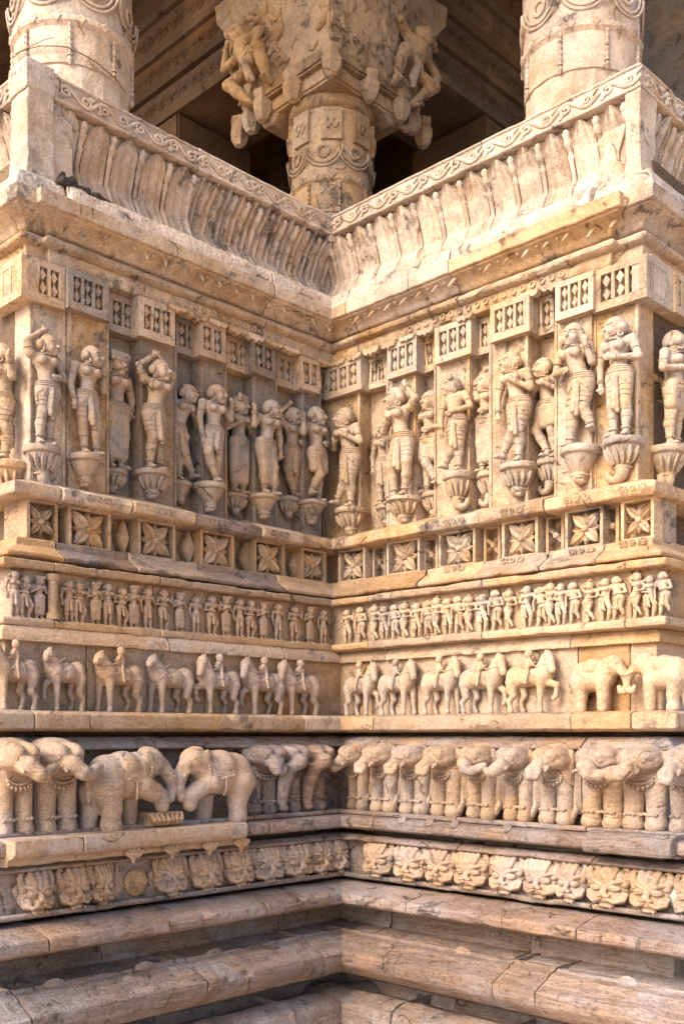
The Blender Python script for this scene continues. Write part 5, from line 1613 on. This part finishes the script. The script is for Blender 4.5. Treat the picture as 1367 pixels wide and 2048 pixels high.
def corbel(flip):
    m = MB()
    poly = [(.16, 3.46), (.24, 3.40), (.32, 3.41), (.38, 3.50), (.42, 3.62), (.48, 3.72), (.52, 3.84), (.60, 3.94), (.63, 4.08), (.72, 4.18), (.74, 4.3), (.16, 4.3)]
    P2 = []
    for i in range(len(poly)):
        a_, b_ = poly[i], poly[(i + 1) % len(poly)]
        n = max(1, int(math.hypot(a_[0] - b_[0], a_[1] - b_[1]) / .05))
        P2 += [(-(a_[0] + (b_[0] - a_[0]) * q / n), a_[1] + (b_[1] - a_[1]) * q / n) for q in range(n)]
    m.prism(P2, -.24, .2, .015)
    m.jitter(.014, 9, 3)
    if flip: m.V = [(-y, -x, z) for x, y, z in m.V]
    return m.mesh('corbel', fix=True, sharp=35)
for k in (0, 1): put('corbel', corbel(k == 1), M['buff'], cap)
rc = random.Random(9)
for k in (0, 1):
    cv = Carve()
    for j in range(70):
        f = rc.random(); zz = 3.46 + .55 * rc.random()
        xo = .30 + .45 * f
        lim = .30 + (zz - 3.42) * .5
        if xo > lim: continue
        px_, py_ = -xo, -.245
        q = rc.uniform(.018, .042)
        if k: px_, py_ = .245, xo
        an = rc.uniform(0, 6)
        pts = [(px_ + (0 if k else q * 1.6 * math.cos(an + t)), py_ + (q * 1.6 * math.cos(an + t) if k else 0), zz + q * 1.6 * math.sin(an + t)) for t in (0, .8, 1.6, 2.4, 3.2)]
        cv.chain([V3(*p_) for p_ in pts], [q * .45, q * .55, q * .6, q * .5, q * .3], .006)
    for j in range(60):
        zz = 3.64 + .5 * rc.random(); hw = .23 * (1 + .6 * (zz - 3.62))
        o_ = rc.uniform(-1, 1)
        if abs(o_) < .35 and rc.random() < .8: continue
        q = rc.uniform(.016, .036); an = rc.uniform(0, 6)
        pts = [((o_ * hw + q * 1.6 * math.cos(an + t), -hw, zz + q * 1.6 * math.sin(an + t)) if not k else (hw, o_ * hw + q * 1.6 * math.cos(an + t), zz + q * 1.6 * math.sin(an + t))) for t in (0, .8, 1.6, 2.4, 3.2)]
        cv.chain([V3(*p_) for p_ in pts], [q * .4, q * .5, q * .55, q * .45, q * .3], .006)
    put('corbel_foliage', carve_mesh('corbel_foliage', cv, .008, rough=.004, seed=k), M['buff'], cap)['kind'] = 'stuff'
dr = MB(); dr.lathe([(.001, -.15), (.03, -.135), (.055, -.09), (.06, -.05), (.045, -.02), (.055, 0), (.055, .02)], 6)
DRP = dr.jitter(.006, 18, 4).mesh('stone_drop', smooth=True, sharp=25)
for (x, y) in ((.27, -.27), (.27, .02), (-.02, -.27), (.27, .27), (-.27, -.27), (-.40, -.24), (.24, .40), (-.55, -.2), (.2, .55)):
    put('stone_drop', DRP, M['buff'], cap, loc=(x, y, 3.55), rz=random.random())
DW = pose([((-.16, Y - .10, .40), (-.10, Y - .02, .16)), ((.16, Y - .10, .40), (.10, Y - .02, .16))], ((-.22, Y - .02, .78), (-.17, Y, .98)), ((.20, Y - .06, .62), (.15, Y - .12, .44)), fem=False, hair='turban', turn=.2)
for nm, rz, lb, x, y in (('L', 0., 'crouching dwarf carved on the left bracket of the capital', -.72, .27), ('R', math.pi / 2, 'crouching dwarf carved on the right bracket of the capital, in shade', -.27, .72)):
    r = person_meshes(DW, .58, .58 / 110, True, 77)
    t = empty('dwarf_statue', lb, 'statue', 'bracket dwarfs', loc=(x, y, 3.47), rz=rz, sc=(1.4, 1.45, .95))
    t.rotation_euler = (0, R(-22 if nm == 'L' else 22), rz)
    for n_, nm2 in (('body', 'body'), ('hair', 'hair'), ('cloth', 'sash')): put(nm2, r[n_], M['buff'], t)
# beams with carved bands
def beam(label, side, a, b, face, z0, depth, mat):
    t = empty('beam', label, 'beam', 'carved porch beams', side=side, u=0, d=0)
    bands_ = [(.0, .06, .02), (.06, .22, -.01), (.22, .27, .025), (.27, .43, .0), (.43, .48, .03), (.48, .66, .01), (.66, .72, .04), (.72, .9, .02)]
    for i, (f0, f1, n) in enumerate(bands_):
        put('beam_course', block_mesh('beam_course', a, b, [(face + n, z0 + f0), (face + n, z0 + f1 - .001)], face - depth, rough=.004, chip=.012, step=.04, seg=.05), mat, t)
        if i in (1, 3, 5):
            nn = int((b - a) / .17)
            for k in range(nn):
                o = put('vine_scroll', VIN, mat, t, loc=(a + (k + .5) * .17, -(face + n) + .001, z0 + (f0 + f1) / 2))
                o.scale = (1.08 * (-1 if (k * 7 + i) % 3 == 0 else 1), 1.5, 1.5)
    return t
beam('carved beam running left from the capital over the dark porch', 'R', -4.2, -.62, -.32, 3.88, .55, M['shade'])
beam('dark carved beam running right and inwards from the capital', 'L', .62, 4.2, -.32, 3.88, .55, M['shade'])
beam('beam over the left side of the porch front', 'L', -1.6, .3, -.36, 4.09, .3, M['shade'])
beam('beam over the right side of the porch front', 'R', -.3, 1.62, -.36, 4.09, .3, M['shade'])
# ceiling medallion
md = MB()
md.lathe([(.175, 0), (.18, -.02), (.16, -.03), (.15, -.012), (.12, -.008), (.03, -.008)], 36)
mdt = empty('ceiling_medallion', 'round lotus medallion under the carved beam left of the capital', 'medallion', loc=(-1.12, .58, 3.876))
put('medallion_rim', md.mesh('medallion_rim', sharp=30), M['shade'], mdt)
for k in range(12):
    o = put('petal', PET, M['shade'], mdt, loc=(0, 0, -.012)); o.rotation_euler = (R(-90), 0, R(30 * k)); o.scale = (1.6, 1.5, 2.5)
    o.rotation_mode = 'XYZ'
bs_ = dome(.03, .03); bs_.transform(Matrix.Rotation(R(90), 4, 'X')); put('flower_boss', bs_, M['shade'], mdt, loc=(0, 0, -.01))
# inner columns with capitals
def inner_column(x, y, label):
    t = empty('column', label, 'column', 'inner porch columns', loc=(x, y, 0))
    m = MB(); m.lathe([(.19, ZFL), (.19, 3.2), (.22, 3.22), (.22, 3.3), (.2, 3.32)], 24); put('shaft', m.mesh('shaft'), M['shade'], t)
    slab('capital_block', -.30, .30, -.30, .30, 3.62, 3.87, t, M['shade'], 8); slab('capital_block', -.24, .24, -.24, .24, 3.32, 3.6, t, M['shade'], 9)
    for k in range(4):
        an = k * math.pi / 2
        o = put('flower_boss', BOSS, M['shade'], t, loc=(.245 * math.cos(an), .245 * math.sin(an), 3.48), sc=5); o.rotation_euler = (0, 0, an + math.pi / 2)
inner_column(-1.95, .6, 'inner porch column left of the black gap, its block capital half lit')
inner_column(-.6, 1.95, 'inner porch column in the shade right of the middle column')
# flat pier at the right edge
pr = empty('pier', 'flat grey pier rising at the right picture edge', 'pier', loc=(0, 0, 0))
slab('pier_shaft', .98, 1.52, 1.2, 1.6, ZFL - .4, 4.75, pr, M['grey'], 12, .004)
# dry twig caught on the left column
tw = MB()
base = Vector((-.5, -1.12, 0))
def oncol(an, z, r=.262): return (base.x + r * math.cos(an), base.y + r * math.sin(an), z)
z0_ = zleft - .14
tw.tube([oncol(R(-95 + 12 * i), z0_ + .045 - .004 * i - (.012 * max(0, i - 5)) , .268 + .004 * (i % 2)) for i in range(11)], [.0028] * 10 + [.0015], 5)
tw.tube([oncol(R(-92 + 9 * i), z0_ + .05 - .012 * math.sin(i * .9), .272) for i in range(6)], .002, 5)
m_tw = bpy.data.materials.new('dry_twig'); m_tw.use_nodes = True; m_tw.node_tree.nodes['Principled BSDF'].inputs['Base Color'].default_value = (.16, .09, .05, 1)
tag(put('twig', tw.mesh('twig'), m_tw), 'thin dry forked twig lying round the left column', 'twig')
